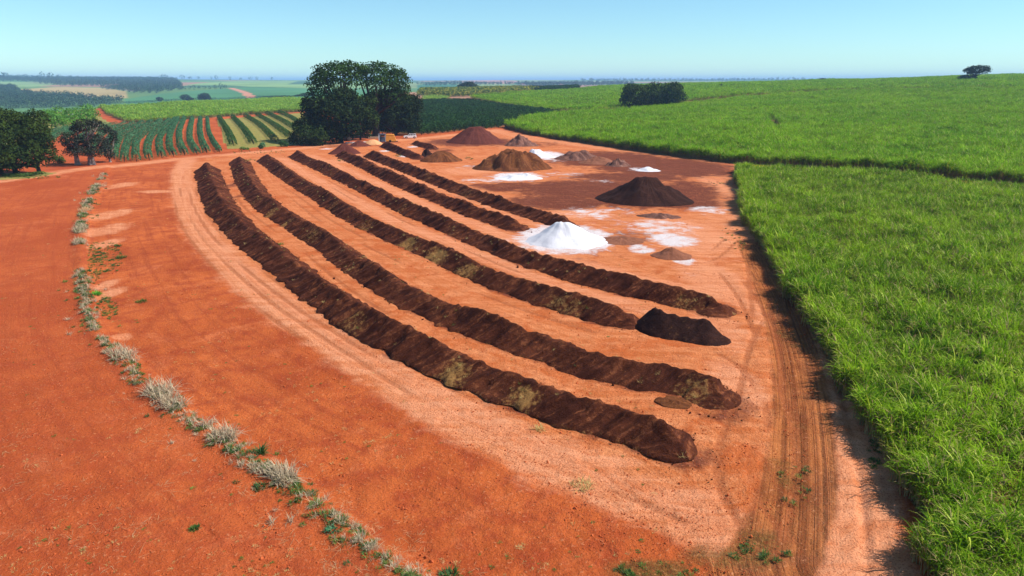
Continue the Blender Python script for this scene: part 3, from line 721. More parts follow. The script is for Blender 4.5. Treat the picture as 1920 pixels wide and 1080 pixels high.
def mound(name, u, vf, ru, va, mat, label, cat='heap', depth=1.0, flat=0.0, lump=0.12, seed=0, power=1.15, group=None, apex_u=None, tan=None, lumps_f=0.8):
    """heap whose front foot is at pixel row vf and whose top shows at row va"""
    pf = P(u, vf); d0 = math.hypot(pf[0], pf[1])
    sc = FPX / math.hypot(d0, CAM_H) * 1.0
    rx = ru / sc; ry = rx * depth
    dirv = pf[:2] / d0
    c = pf[:2] + dirv * ry
    dd = ray(u, va); hgt = CAM_H + dd[2] * (d0 + ry) - float(H(c[0], c[1]))
    hgt = max(hgt, 0.15)
    nr_, na = 22, 56
    rr = np.linspace(0, 1, nr_)[:, None] * np.ones((1, na)); aa = np.ones((nr_, 1)) * np.linspace(0, 2 * math.pi, na, endpoint=False)[None]
    ca, sa = np.cos(aa), np.sin(aa)
    ww = 1 + 0.22 * (vnoise(ca * 1.6 + 7, sa * 1.6 + seed, seed) - 0.5) + 0.08 * (vnoise(ca * 5 + 7, sa * 5 + seed, seed + 1) - 0.5)
    ax = 0 if apex_u is None else (apex_u - u) / sc
    lx = rr * ca * rx * ww + ax * (1 - rr); ly = rr * sa * ry * ww
    gx = lx * dirv[1] + ly * dirv[0]; gy = -lx * dirv[0] + ly * dirv[1]
    p = np.clip((1 - rr) / (1 - flat), 0, 1)
    p = p ** power
    p = p - 0.13 * sstep(0.72, 1, p) ** 1.5 * (flat == 0)
    X, Y = c[0] + gx, c[1] + gy
    k = 1.5 * lump * hgt
    z = hgt * p + 2.2 * k * fbm(X * lumps_f, Y * lumps_f, seed + 3, 4) * np.clip(p * 3, 0, 1) + 0.22 * fbm(X * 2.2, Y * 2.2, seed + 9, 3) * min(1.0, lump * 10) * np.clip(1.4 - rr, 0, 1)
    # little slides radiating down the flank
    z += 0.018 * hgt * (vnoise(aa * 7 + fbm(X, Y, seed, 2), rr * 1.2, seed + 5) - 0.5) * np.sin(math.pi * rr) * 2
    gz = H(X, Y)
    z = np.where(rr > 0.999, -0.1, np.maximum(z, 0.0)) + gz
    idx = np.arange(nr_ * na).reshape(nr_, na)
    f = np.stack([idx[:-1], idx[1:], np.roll(idx[1:], -1, 1), np.roll(idx[:-1], -1, 1)], -1).reshape(-1, 4)
    ta = np.zeros(nr_ * na) if tan is None else (tan * sstep(0.35, 0.6, rr) * (1 - sstep(0.8, 1.0, rr))).ravel()
    base = np.array([c[0], c[1], float(H(c[0], c[1]))])
    me = make_mesh(name, np.stack([X.ravel(), Y.ravel(), z.ravel()], 1) - base, f, True, None, {'tan': ta, 'wt': (aa * rx * 0.8 + 0.6 * fbm(X, Y, seed + 2, 2)).ravel(), 'ws': rr.ravel() * 1.5})
    return tag(link(name, me, mat, loc=base), label, cat, group)

mound('compost_heap', 1203, 387, 92, 325, M['compost_dark'], 'large blackish pointed heap in the dark stained part of the yard', depth=0.75, seed=3, lump=0.10, apex_u=1208, lumps_f=0.6, power=1.05)
mound('lime_heap', 1062, 468, 86, 419, M['lime'], 'bright white heap of lime at the near end of the sixth windrow', depth=0.85, seed=5, lump=0.13, power=1.3, flat=0.18, apex_u=1052, lumps_f=0.45)
mound('soil_heap', 962, 322, 78, 288, M['brown_soil'], 'wide flat topped brown heap between two white lime spills', depth=0.7, flat=0.42, seed=8, lump=0.32, tan=0.3, lumps_f=0.45)
mound('soil_heap', 892, 271, 58, 238, M['plum_soil'], 'tall plum coloured heap with a blunt top beside the orchard', depth=0.9, flat=0.22, seed=12, lump=0.05, power=1.1)
mound('soil_heap', 828, 305, 42, 281, M['brown_soil'], 'rounded brown heap at the end of the short ribbed windrow', depth=0.8, seed=15, lump=0.10, power=0.9)
mound('rubble_heap', 976, 275, 32, 256, M['rubble'], 'rough grey brown rubble heap between the plum heap and the cane', depth=0.8, seed=19, lump=0.25, flat=0.2)
mound('lime_heap', 1012, 297, 30, 276, M['lime'], 'small white lime heap leaning on the flat topped brown heap', depth=0.7, seed=23, lump=0.08, apex_u=1000)
mound('lime_heap', 974, 338, 46, 323, M['lime'], 'low white lime heap in front of the flat topped brown heap', depth=0.6, seed=27, lump=0.2, power=1.5, apex_u=985)
mound('rubble_heap', 1085, 302, 46, 284, M['rubble'], 'low rough rubble bank right of the small lime heap', depth=0.7, seed=31, lump=0.22, flat=0.3)
mound('soil_heap', 1122, 309, 40, 291, M['grey_earth'], 'smooth low reddish mound between the rubble bank and the chunks', depth=0.7, seed=33, lump=0.10)
mound('rubble_heap', 1158, 313, 26, 298, M['rubble'], 'small chunky rubble heap behind the blackish heap', depth=0.8, seed=37, lump=0.3)
mound('lime_heap', 1214, 322, 24, 312, M['lime'], 'thin white lime spill heap just behind the blackish heap top', depth=0.7, seed=41, lump=0.15)
mound('soil_heap', 1166, 460, 50, 444, M['grey_earth'], 'low grey brown mound right beside the big white lime heap', depth=0.8, seed=45, lump=0.3, power=1.4, flat=0.15)
mound('soil_heap', 1258, 488, 40, 462, M['grey_earth'], 'small grey brown mound with a limed foot at the yard edge', depth=0.8, seed=47, lump=0.10)
mound('soil_heap', 1236, 411, 42, 400, M['rubble'], 'flat crumbly mound on the pale ground below the blackish heap', depth=0.6, seed=51, lump=0.4, flat=0.3)
mound('soil_heap', 648, 290, 30, 265, M['plum_soil'], 'pointed plum heap at the far head of the fifth windrow', depth=0.8, seed=55, lump=0.06)
mound('soil_heap', 674, 275, 22, 262, M['plum_soil'], 'smaller plum heap tucked behind the pointed plum heap', depth=0.8, seed=58, lump=0.06)
mound('sand_heap', 699, 272, 19, 260, M['sand'], 'small tan sand heap beside the blue roofed shelter', depth=0.9, seed=61, lump=0.04, power=0.8)
mound('soil_heap', 802, 296, 14, 277, M['compost_dark'], 'dark broken clod heap against the rounded brown heap', depth=0.8, seed=66, lump=0.25)
mound('soil_heap', 1262, 766, 34, 748, M['brown_soil'], 'little brown mound on the aisle beside the second windrow end', depth=0.8, seed=71, lump=0.2, flat=0.2)

# ------------------------------------------------------------------ scatter: one object, copies by geometry nodes
def scatter(name, pts, rot, scl, variants, idx, label=None, cat=None):
    me = bpy.data.meshes.new(name); n = len(pts)
    me.vertices.add(n); me.vertices.foreach_set('co', np.asarray(pts, np.float32).ravel())
    for k, a, ty, fld in (('rv', rot, 'FLOAT_VECTOR', 'vector'), ('sv', scl, 'FLOAT_VECTOR', 'vector'), ('ix', idx, 'INT', 'value')):
        t = me.attributes.new(k, ty, 'POINT')
        t.data.foreach_set(fld, np.asarray(a, np.int32 if ty == 'INT' else np.float32).ravel())
    o = bpy.data.objects.new(name, me); COL.objects.link(o)
    c = bpy.data.collections.new(name + '_variants')
    for v in variants: c.objects.link(v)
    ng = bpy.data.node_groups.new(name, 'GeometryNodeTree')
    ng.interface.new_socket('Geometry', in_out='INPUT', socket_type='NodeSocketGeometry')
    ng.interface.new_socket('Geometry', in_out='OUTPUT', socket_type='NodeSocketGeometry')
    gi = ng.nodes.new('NodeGroupInput'); go = ng.nodes.new('NodeGroupOutput')
    ip = ng.nodes.new('GeometryNodeInstanceOnPoints'); ci = ng.nodes.new('GeometryNodeCollectionInfo')
    ci.inputs['Collection'].default_value = c
    ci.inputs['Separate Children'].default_value = True; ci.inputs['Reset Children'].default_value = True
    ip.inputs['Pick Instance'].default_value = True
    def na(k, ty):
        q = ng.nodes.new('GeometryNodeInputNamedAttribute'); q.data_type = ty; q.inputs['Name'].default_value = k
        return [s for s in q.outputs if s.enabled][0]
    L = ng.links.new
    L(gi.outputs[0], ip.inputs['Points']); L(ci.outputs[0], ip.inputs['Instance'])
    L(na('ix', 'INT'), ip.inputs['Instance Index']); L(na('sv', 'FLOAT_VECTOR'), ip.inputs['Scale'])
    e2r = ng.nodes.new('FunctionNodeEulerToRotation'); L(na('rv', 'FLOAT_VECTOR'), e2r.inputs[0]); L(e2r.outputs[0], ip.inputs['Rotation'])
    L(ip.outputs[0], go.inputs[0])
    md = o.modifiers.new('scatter', 'NODES'); md.node_group = ng
    return tag(o, label, cat, kind='stuff')

def variant(name, me, mats):
    o = bpy.data.objects.new(name, me)
    for m_ in mats: me.materials.append(m_)
    return o

def grid_in(poly, step, jit=0.35, rng=RNG, rmax=1e9, azmax=R(47), rmin=0, rag=1.0):
    lo, hi = poly.min(0), poly.max(0)
    gx, gy = np.meshgrid(np.arange(lo[0], hi[0], step), np.arange(lo[1], hi[1], step))
    x = gx.ravel() + rng.uniform(-jit, jit, gx.size) * step; y = gy.ravel() + rng.uniform(-jit, jit, gx.size) * step
    r = np.hypot(x, y)
    k = in_poly(x + rag * 2.4 * fbm(x / 3.5, y / 3.5, 71, 2), y + rag * 2.4 * fbm(x / 3.5 + 40, y / 3.5, 73, 2), poly) & (np.abs(np.arctan2(x, y)) < azmax) & (r < rmax) & (r >= rmin)
    return x[k], y[k]

# blades: strips that rise, bend and taper to a tip
def blades(bx, by, bz, az, length, width, lift, droop, nseg=3, twist=None):
    n = len(bx); vs = []; ca, sa = np.cos(az), np.sin(az)
    tw = az + math.pi / 2 if twist is None else twist
    px, py, pz = bx.copy(), by.copy(), bz.copy(); ang = lift.copy()
    rows = []
    for k in range(nseg + 1):
        q = k / nseg
        wd = width * (0.55 + 1.1 * q if q < 0.4 else (1 - q) / 0.6) * 0.5
        rows.append(np.stack([px + np.cos(tw) * wd, py + np.sin(tw) * wd, pz, px - np.cos(tw) * wd, py - np.sin(tw) * wd, pz], 1).reshape(n, 2, 3))
        st = length / nseg
        px = px + ca * np.cos(ang) * st; py = py + sa * np.cos(ang) * st; pz = pz + np.sin(ang) * st
        ang = ang - droop / nseg
    v = np.stack(rows, 1).reshape(n, -1, 3)
    nv = (nseg + 1) * 2
    f = []
    for k in range(nseg): f.append([2 * k, 2 * k + 1, 2 * k + 3, 2 * k + 2])
    f = (np.arange(n)[:, None, None] * nv + np.array(f)[None]).reshape(-1, 4)
    return v.reshape(-1, 3), f

def cane_clump(name, seed, height, nst, rad, nleaf, lw, mats, dryfrac=0.10):
    rng = np.random.default_rng(seed); V = []; F = []; MI = []; off = 0
    for s in range(nst):
        a = rng.uniform(0, 2 * math.pi); d = rad * math.sqrt(rng.uniform(0, 1))
        sx, sy = d * math.cos(a), d * math.sin(a)
        lean = rng.uniform(0, 0.18); la = rng.uniform(0, 2 * math.pi)
        hh = height * rng.uniform(0.72, 1.0)
        n = nleaf; q = np.sort(rng.uniform(0.12, 0.72, n))
        bx = sx + lean * hh * q * math.cos(la); by = sy + lean * hh * q * math.sin(la); bz = hh * q
        az = rng.uniform(0, 2 * math.pi, n)
        ln = hh * rng.uniform(0.38, 0.62, n)
        v, f = blades(bx, by, bz, az, ln, lw * rng.uniform(0.7, 1.25, n), rng.uniform(0.75, 1.45, n), rng.uniform(0.7, 2.4, n))
        V.append(v); F.append(f + off); off += len(v)
        dr = (q < 0.30) & (rng.uniform(0, 1, n) < 0.6) | (rng.uniform(0, 1, n) < dryfrac)
        li = rng.uniform(0, 1, n) < 0.16
        MI.append(np.repeat(np.where(dr, 1, np.where(li, 2, 0)), 3))
        # stalk
        w = lw * 0.42; tx, ty = sx + lean * hh * 0.6 * math.cos(la), sy + lean * hh * 0.6 * math.sin(la)
        sv = np.array([[sx - w, sy, 0], [sx + w, sy - w, 0], [sx + w, sy + w, 0], [tx - w * .6, ty, hh * .62], [tx + w * .6, ty - w * .6, hh * .62], [tx + w * .6, ty + w * .6, hh * .62]])
        V.append(sv); F.append(np.array([[0, 1, 4, 3], [1, 2, 5, 4], [2, 0, 3, 5]]) + off); off += 6
        MI.append(np.ones(3, int))
    me = make_mesh(name, np.vstack(V), np.vstack(F), False, np.concatenate(MI))
    return variant(name, me, mats)

def cane_field(name, poly, step, height, leafw, mats, label, seed, nvar=7, jit=0.42, rad=0.45, nst=7, nleaf=8, dry=0.08, rmax=1e9, hole=None, edge=None):
    rng = np.random.default_rng(seed)
    vs = [cane_clump(name + '_plant', seed + k, height, nst, rad, nleaf, leafw, mats, dry) for k in range(nvar)]
    x, y = grid_in(poly, step, jit, rng, rmax)
    if edge is not None:
        ex, ey = grid_in(poly, step * 0.55, jit, rng, rmax); k = line_dist(ex, ey, edge)[0] < 2.6
        x = np.concatenate([x, ex[k]]); y = np.concatenate([y, ey[k]])
    if hole is not None:
        k = ~hole(x, y); x, y = x[k], y[k]
    n = len(x)
    s = (0.92 + 0.55 * fbm(x / 9.0, y / 9.0, seed, 3) + 0.75 * fbm(x / 2.3, y / 2.3, seed + 6, 2)) * rng.uniform(0.88, 1.12, n) * (1 + 0.22 * fbm(x / 40.0, y / 40.0, seed + 4, 2))
    # canes at the rim stand a little shorter and more open
    rot = np.stack([rng.normal(0, 0.07, n), rng.normal(0, 0.07, n), rng.uniform(0, 6.283, n)], 1)
    scl = np.stack([s * rng.uniform(0.9, 1.15, n), s * rng.uniform(0.9, 1.15, n), s], 1)
    print(name, n)
    return scatter(name, np.stack([x, y, H(x, y) - 0.03], 1), rot, scl, vs, rng.integers(0, nvar, n), label, 'cane field')

cane_field('sugar_cane', CANE_NEAR, 0.70, 2.5, 0.058, [M['cane'], M['cane_dry'], M['cane_light']], 'near green cane field right of the dirt track, reaching the bottom edge', 100, nvar=10, dry=0.12, edge=CANE_NEAR[:12])
GAPL = smooth_line(PL([(1446, 212), (1463, 233)], 3.0), 1.0)[0]
cane_field('sugar_cane', CANE_MID, 1.15, 3.5, 0.085, [M['cane_far'], M['cane_dry'], M['cane_light']], 'wide bright cane field behind the yard, beyond the dark gap', 140, edge=CANE_MID[:12], rad=0.7, nst=7, nleaf=8, dry=0.04, rmax=640,
           hole=lambda x, y: line_dist(x, y, GAPL)[0] < 1.6)
cane_field('sugar_cane', CANE_BACK, 2.6, 3.4, 0.20, [M['cane_far'], M['cane_dry'], M['cane_light']], 'far cane field behind the clump of trees on the right', 180, rad=1.5, nst=8, nleaf=8, dry=0.03)
cane_field('sugar_cane', CANE_LEFT, 1.9, 3.2, 0.15, [M['cane_pale'], M['cane_dry'], M['cane_light']], 'pale green cane field left of the giant trees above the coffee rows', 220, rad=1.1, nst=8, nleaf=8, dry=0.03)
cane_field('sugar_cane', CANE_SLIP, 2.2, 3.0, 0.16, [M['cane_pale'], M['cane_dry'], M['cane_light']], 'small slip of pale cane below the yellow topped trees', 260, rad=1.2, nst=7, nleaf=8, dry=0.05)

# ------------------------------------------------------------------ trees
def cards(c, nrm, size, rng, aspect=0.7, jitter=0.7):
    """leaf faces: one quad each, centred on c and turned roughly towards nrm"""
    n = len(c)
    d = nrm + rng.normal(0, jitter, (n, 3)); d /= np.linalg.norm(d, axis=1)[:, None] + 1e-9
    t = np.cross(d, rng.normal(0, 1, (n, 3))); t /= np.linalg.norm(t, axis=1)[:, None] + 1e-9
    b = np.cross(d, t)
    s = np.broadcast_to(np.asarray(size, float), (n,)) * rng.uniform(0.6, 1.3, n) * 0.5
    t = t * s[:, None]; b = b * (s * aspect)[:, None]
    bend = d * (s * 0.25)[:, None]
    v = np.stack([c - t - bend, c - b * 0.9 + bend * 0.5, c + t - bend, c + b + bend * 0.5], 1).reshape(-1, 3)
    return v, np.arange(4 * n).reshape(n, 4)

def puff_leaves(center, rad, n, size, rng, seed, hollow=0.55, under=0.5):
    """points spread through the outer shell of an uneven ellipsoid, gathered in clumps"""
    d = rng.normal(0, 1, (n, 3)); d /= np.linalg.norm(d, axis=1)[:, None]
    k = (d[:, 2] > -0.25) | (rng.uniform(0, 1, n) < under); d = d[k]; n = len(d)
    a = np.arctan2(d[:, 1], d[:, 0])
    lum = 1 + 0.55 * fbm(d[:, 0] * 2.1 + seed, d[:, 1] * 2.1 + d[:, 2] * 1.7, seed, 3) + 0.30 * fbm(d[:, 0] * 5.5 + seed, d[:, 1] * 5.5 - d[:, 2] * 5.0, seed + 3, 2)
    q = rng.uniform(hollow ** 3, 1, n) ** (1 / 3)
    clump = vnoise(d[:, 0] * 6 + seed * 3, d[:, 1] * 6 + d[:, 2] * 7, seed + 7)
    keep = clump + rng.uniform(-0.25, 0.25, n) > 0.34
    p = center + d * (np.asarray(rad) * (lum * q)[:, None])
    return p[keep], d[keep]

def tree(name, base, puffs, leaf, mat, bark, label, cat='tree', group=None, seed=0, trunk_r=0.5, dens=9.0, trunks=None, branches=True, up=0.35, hollow=0.5, under=0.5):
    """puffs: (x, y, z, rx, ry, rz) relative to the base"""
    rng = np.random.default_rng(seed)
    root = empty(name, tuple(base))
    tag(root, label, cat, group)
    V = []; F = []; off = 0
    for i, (x, y, z, rx, ry, rz) in enumerate(puffs):
        area = 4 * math.pi * ((rx * ry) ** 1.6 / 3 + (rx * rz) ** 1.6 / 3 + (ry * rz) ** 1.6 / 3) ** (1 / 1.6)
        n = int(area * dens / (leaf * leaf) * 0.55) + 40
        p, d = puff_leaves(np.array([x, y, z]), (rx, ry, rz), n, leaf, rng, seed * 3 + i * 17 + 1, hollow, under)
        nn = d * np.array([1, 1, 0.6]) + np.array([0, 0, up])
        v, f = cards(p, nn, leaf, rng)
        V.append(v); F.append(f + off); off += len(v)
    me = make_mesh('crown', np.vstack(V), np.vstack(F))
    link('crown', me, mat, root)
    mb = MB()
    for k, (tx, ty, tr) in enumerate(trunks or [(0, 0, trunk_r)]):
        mine = [p for i, p in enumerate(puffs) if trunks is None or i % len(trunks) == k] or puffs[:1]
        zt = min(p[2] - 0.2 * p[5] for p in mine); zt = max(zt * 0.6, 0.3)
        lean = rng.uniform(-0.06, 0.06, 2) * zt
        top = (tx + lean[0], ty + lean[1], zt)
        mb.tube([(tx, ty, -0.4), (tx * 0.99 + lean[0] * .2, ty + lean[1] * .2, zt * 0.15), (tx + lean[0] * .6, ty + lean[1] * .6, zt * 0.6), top], [tr * 1.7, tr * 1.1, tr * 0.9, tr * 0.8], 8)
        if branches:
            for (x, y, z, rx, ry, rz) in mine:
                for q in range(3 if rx > 1.5 else 1):
                    ex = np.array([x, y, z]) + rng.uniform(-0.55, 0.55, 3) * np.array([rx, ry, rz * 0.6])
                    mid = np.array(top) * 0.5 + ex * 0.5 + np.array([0, 0, -0.08 * abs(ex[2] - top[2])]) + rng.normal(0, 0.05, 3) * rx
                    mb.tube([top, tuple(mid), tuple(ex)], [tr * 0.55, tr * 0.33, tr * 0.10], 5)
    mb.build('trunk', bark, root, True)
    return root

def px_tree(name, ub, vb, puffs, leaf, mat, bark, label, depth=0.9, jit=0.15, trunks_px=None, grow=1.0, **kw):
    """puffs in photograph pixels (u, v, ru, rv[, depth offset in m]) at the distance of the foot (ub, vb)"""
    b = P(ub, vb); puffs = [(u_ * grow + ub * (1 - grow), v_ * grow + vb * (1 - grow), a_ * grow, b_ * grow) + tuple(r_) for u_, v_, a_, b_, *r_ in puffs]; dist = math.hypot(b[0], b[1]); sc = FPX / (b[1] * CP + (CAM_H - b[2]) * SP) * 1.02
    rt = np.array([1.0, 0.0]); fw = np.array([0.0, 1.0])
    rng = random.Random(kw.get('seed', 0))
    out = []
    for q in puffs:
        u, v, ru, rv = q[:4]; dz = q[4] if len(q) > 4 else rng.uniform(-jit, jit) * ru / sc * 2
        dx = (u - ub) / sc; z = (vb - v) / sc
        xy = rt * dx + fw * dz
        out.append((xy[0], xy[1], z, ru / sc, ru / sc * depth, rv / sc))
    tr = None
    if trunks_px:
        tr = [(rt[0] * (u - ub) / sc, rt[1] * (u - ub) / sc, w / sc) for u, w in trunks_px]
    return tree(name, b, out, leaf, mat, bark, label, trunks=tr, **kw)

G = 'giant trees beside the compost yard'
px_tree('umbrella_tree', 652, 264, [(640, 140, 46, 20, -2), (612, 160, 30, 22, 0), (660, 132, 34, 14, 3), (606, 178, 22, 14, -3), (668, 158, 22, 18, 2), (630, 152, 26, 16, -6), (652, 182, 24, 14, 4)], 0.75, M['fig_top'], M['bark'],
        'tall umbrella crowned tree forming the left dome of the giant clump', group=G, seed=3, trunk_r=0.9, dens=5.2, hollow=0.6, under=0.3)
px_tree('umbrella_tree', 706, 258, [(716, 138, 44, 18, 2), (745, 156, 32, 24, 0), (690, 146, 24, 18, 3), (762, 172, 17, 18, -2), (724, 160, 34, 18, -4), (752, 146, 18, 14, 2), (735, 184, 38, 16, 0)], 0.75, M['fig_top'], M['bark'],
        'tall umbrella crowned tree forming the right dome of the giant clump', group=G, seed=5, trunk_r=1.3, dens=5.2, hollow=0.6, under=0.3)
px_tree('dense_tree', 640, 268, [(622, 212, 40, 34, -3), (596, 210, 26, 26, -2), (650, 218, 30, 32, -4), (610, 240, 30, 26, -5), (644, 190, 30, 20, 0), (590, 228, 20, 20, 0), (582, 198, 15, 16, 0), (660, 240, 22, 18, -2), (668, 208, 24, 26, -1), (630, 252, 26, 14, -3), (650, 180, 24, 16, 1)], 0.7, M['fig'], M['bark'],
        'dense dark tree below the left dome, reaching down to the ground', group=G, seed=8, trunk_r=0.8, dens=9)
px_tree('dense_tree', 742, 254, [(740, 206, 40, 28, 2), (768, 206, 26, 26, 3), (720, 216, 34, 28, -3), (694, 208, 26, 26, -4), (712, 200, 22, 20, -6), (756, 222, 28, 20, 2), (700, 205, 24, 24, 4), (778, 194, 16, 16, 3), (690, 222, 22, 22, 2), (715, 236, 20, 14, 0), (738, 240, 22, 12, 1), (770, 232, 22, 16, 2), (706, 186, 22, 18, 3), (735, 186, 26, 16, 3)], 0.7, M['fig'], M['bark'],
        'dense dark tree below the right dome, leaning over the white car', group=G, seed=10, trunk_r=0.8, dens=9)
px_tree('bushy_tree', 582, 271, [(584, 252, 24, 20, -3), (564, 254, 16, 18, -2), (605, 256, 20, 16, -4), (560, 238, 14, 14, 2), (577, 232, 16, 14, 0), (548, 262, 9, 8, 0)], 0.6, M['shade_tree'], M['bark'],
        'low bushy tree at the left foot of the giant clump', group=G, seed=12, trunk_r=0.35, dens=9)
px_tree('bushy_tree', 676, 262, [(676, 236, 18, 18, 0), (664, 246, 14, 14, -1), (688, 244, 14, 14, -1), (682, 212, 24, 24, 0), (692, 192, 22, 16, 1), (664, 200, 20, 20, 0), (702, 224, 16, 18, -1)], 0.6, M['shade_tree'], M['bark'],
        'leafy tree filling the middle of the giant clump between the trunks', group=G, seed=14, trunk_r=0.3, dens=8)

G = 'dark trees at the left edge below the tilled field'
px_tree('mango_tree', 30, 326, [(20, 262, 62, 46, -1), (-20, 250, 50, 40, 2), (60, 252, 40, 40, 1), (20, 232, 46, 28, 2), (84, 282, 26, 30, -1), (50, 292, 42, 24, -3), (5, 305, 40, 20, -4), (70, 226, 26, 18, 3), (98, 264, 18, 18, 0), (100, 288, 16, 18, 0), (-30, 300, 30, 24, -3), (88, 244, 18, 16, 1)], 0.42, M['shade_tree'], M['bark'],
        'broad dark round tree cut by the left picture edge', group=G, seed=21, trunk_r=0.6, dens=8, trunks_px=[(30, 5), (75, 4), (0, 5)])
px_tree('branching_tree', 170, 309, [(172, 236, 26, 13, 0), (192, 232, 14, 8, 0), (152, 262, 22, 16, -2), (176, 266, 30, 16, 1), (136, 272, 16, 13, 1), (160, 282, 26, 10, -2), (186, 284, 18, 9, -1), (150, 244, 14, 8, 1)], 0.36, M['brownleaf'], M['pale_bark'],
        'brownish dark tree with pale bare branches showing, beside the coffee rows', group=G, seed=25, trunk_r=0.4, dens=5.5, trunks_px=[(170, 4.2), (145, 4.5), (176, 3)], hollow=0.45)
px_tree('branching_tree', 207, 304, [(208, 244, 13, 9, 0), (214, 262, 12, 10, 1), (206, 276, 15, 12, -1), (208, 290, 10, 9, 0), (222, 250, 8, 6, 0)], 0.36, M['brownleaf'], M['pale_bark'],
        'slim dark tree with one pale fork at the first coffee rows', group=G, seed=27, trunk_r=0.3, dens=5.5, hollow=0.45)
px_tree('bush', 112, 306, [(110, 298, 11, 8, 0), (116, 302, 8, 5, 0)], 0.34, M['weed'], M['bark'], 'small bright bush in the gap between the dark left trees', cat='bush', seed=29, trunk_r=0.06, dens=7)
px_tree('bush', 40, 330, [(44, 327, 22, 3.5, 0), (20, 329, 16, 3, 0), (74, 324, 12, 3, 0)], 0.30, M['weed'], M['bark'], 'low green growth under the broad tree at the left edge', cat='bush', seed=31, trunk_r=0.04, dens=5, branches=False)

G = 'clump of round trees in the cane'
for u, vb, pf, lab, sd in [(1192, 204, [(1190, 180, 24, 16), (1180, 190, 18, 12), (1200, 192, 16, 10), (1184, 172, 14, 9), (1196, 199, 12, 5)], 'leftmost round tree of the clump standing in the cane', 41),
                           (1226, 203, [(1224, 178, 22, 17), (1214, 188, 16, 12), (1234, 188, 18, 13), (1222, 198, 14, 5)], 'middle round tree of the clump standing in the cane', 43),
                           (1256, 202, [(1254, 178, 22, 17), (1270, 186, 13, 13), (1248, 190, 16, 11), (1262, 170, 13, 9), (1256, 197, 14, 5)], 'rightmost round tree of the clump standing in the cane', 45)]:
    px_tree('round_tree', u, vb, pf, 0.85, M['shade_tree'], M['bark'], lab, group=G, seed=sd, trunk_r=0.5, dens=8, grow=1.15)
px_tree('umbrella_tree', 1826, 152, [(1828, 130, 21, 6.5), (1814, 133, 11, 5), (1842, 134, 10, 5), (1824, 137, 12, 4)], 1.0, M['fig'], M['bark'], 'lone flat crowned tree on the skyline at the far right', seed=51, trunk_r=0.6, dens=8, hollow=0.55, under=0.3)
px_tree('round_tree', 1812, 153, [(1808, 146, 12, 6.5), (1822, 147, 10, 5.5), (1814, 150, 15, 4)], 1.0, M['fig'], M['bark'], 'low dark bush at the foot of the lone skyline tree', cat='bush', seed=53, trunk_r=0.3, dens=7)
px_tree('round_tree', 1542, 153.6, [(1541, 150, 8, 3.5), (1545, 151.5, 6, 2.5)], 1.0, M['shade_tree'], M['bark'], 'solitary round tree on the skyline left of the lone flat crowned tree', seed=55, trunk_r=0.3, dens=8)
px_tree('round_tree', 1352, 166, [(1352, 160, 2.4, 3), (1351.5, 163, 2, 2)], 0.7, M['shade_tree'], M['bark'], 'tiny upright tree sticking out of the far cane field', seed=57, trunk_r=0.15, dens=8)
px_tree('round_tree', 878, 171, [(878, 162, 17, 8), (866, 164, 11, 6), (889, 164, 11, 6), (880, 157, 10, 4)], 1.1, M['fig'], M['bark'], 'dark dome shaped tree rising behind the yellow topped trees', seed=59, trunk_r=0.6, dens=8)
for u, vb, pf, lab, sd in [(349, 190, [(348, 183, 10, 6), (356, 186, 8, 4)], 'left of two round dark trees above the pale cane field', 61), (385, 189, [(384, 181, 12, 6.5), (390, 185, 8, 4), (377, 184, 7, 4)], 'right of two round dark trees above the pale cane field', 63), (300, 192, [(300, 186, 7, 4)], 'smallest round tree above the pale cane field, left of the pair', 65)]:
    px_tree('round_tree', u, vb, pf, 0.9, M['fig'], M['bark'], lab, seed=sd, trunk_r=0.4, dens=9)
for u, vb, ru, rv, lab, sd in [(805, 175, 13, 5, 'hazy bush mass just right of the giant trees', 67), (1700, 161, 9, 3, 'dark bush in the rough green band at the right', 69), (1750, 161, 7, 2.6, 'small bush in the rough band below the lone skyline tree', 70), (1786, 154, 6, 2.4, 'small dark bush just left of the lone skyline tree', 71), (1900, 166, 8, 3.2, 'dark bush in the rough band at the right picture edge', 72), (1583, 168, 6, 2.4, 'bush at the left start of the rough green band', 73), (1632, 163, 8, 2.6, 'bush in the middle of the rough green band', 74)]:
    px_tree('bush', u, vb, [(u, vb - rv, ru, rv), (u + ru * .5, vb - rv * .7, ru * .6, rv * .7)], 0.8, M['shade_tree'], M['bark'], lab, cat='bush', seed=sd, trunk_r=0.15, dens=8)

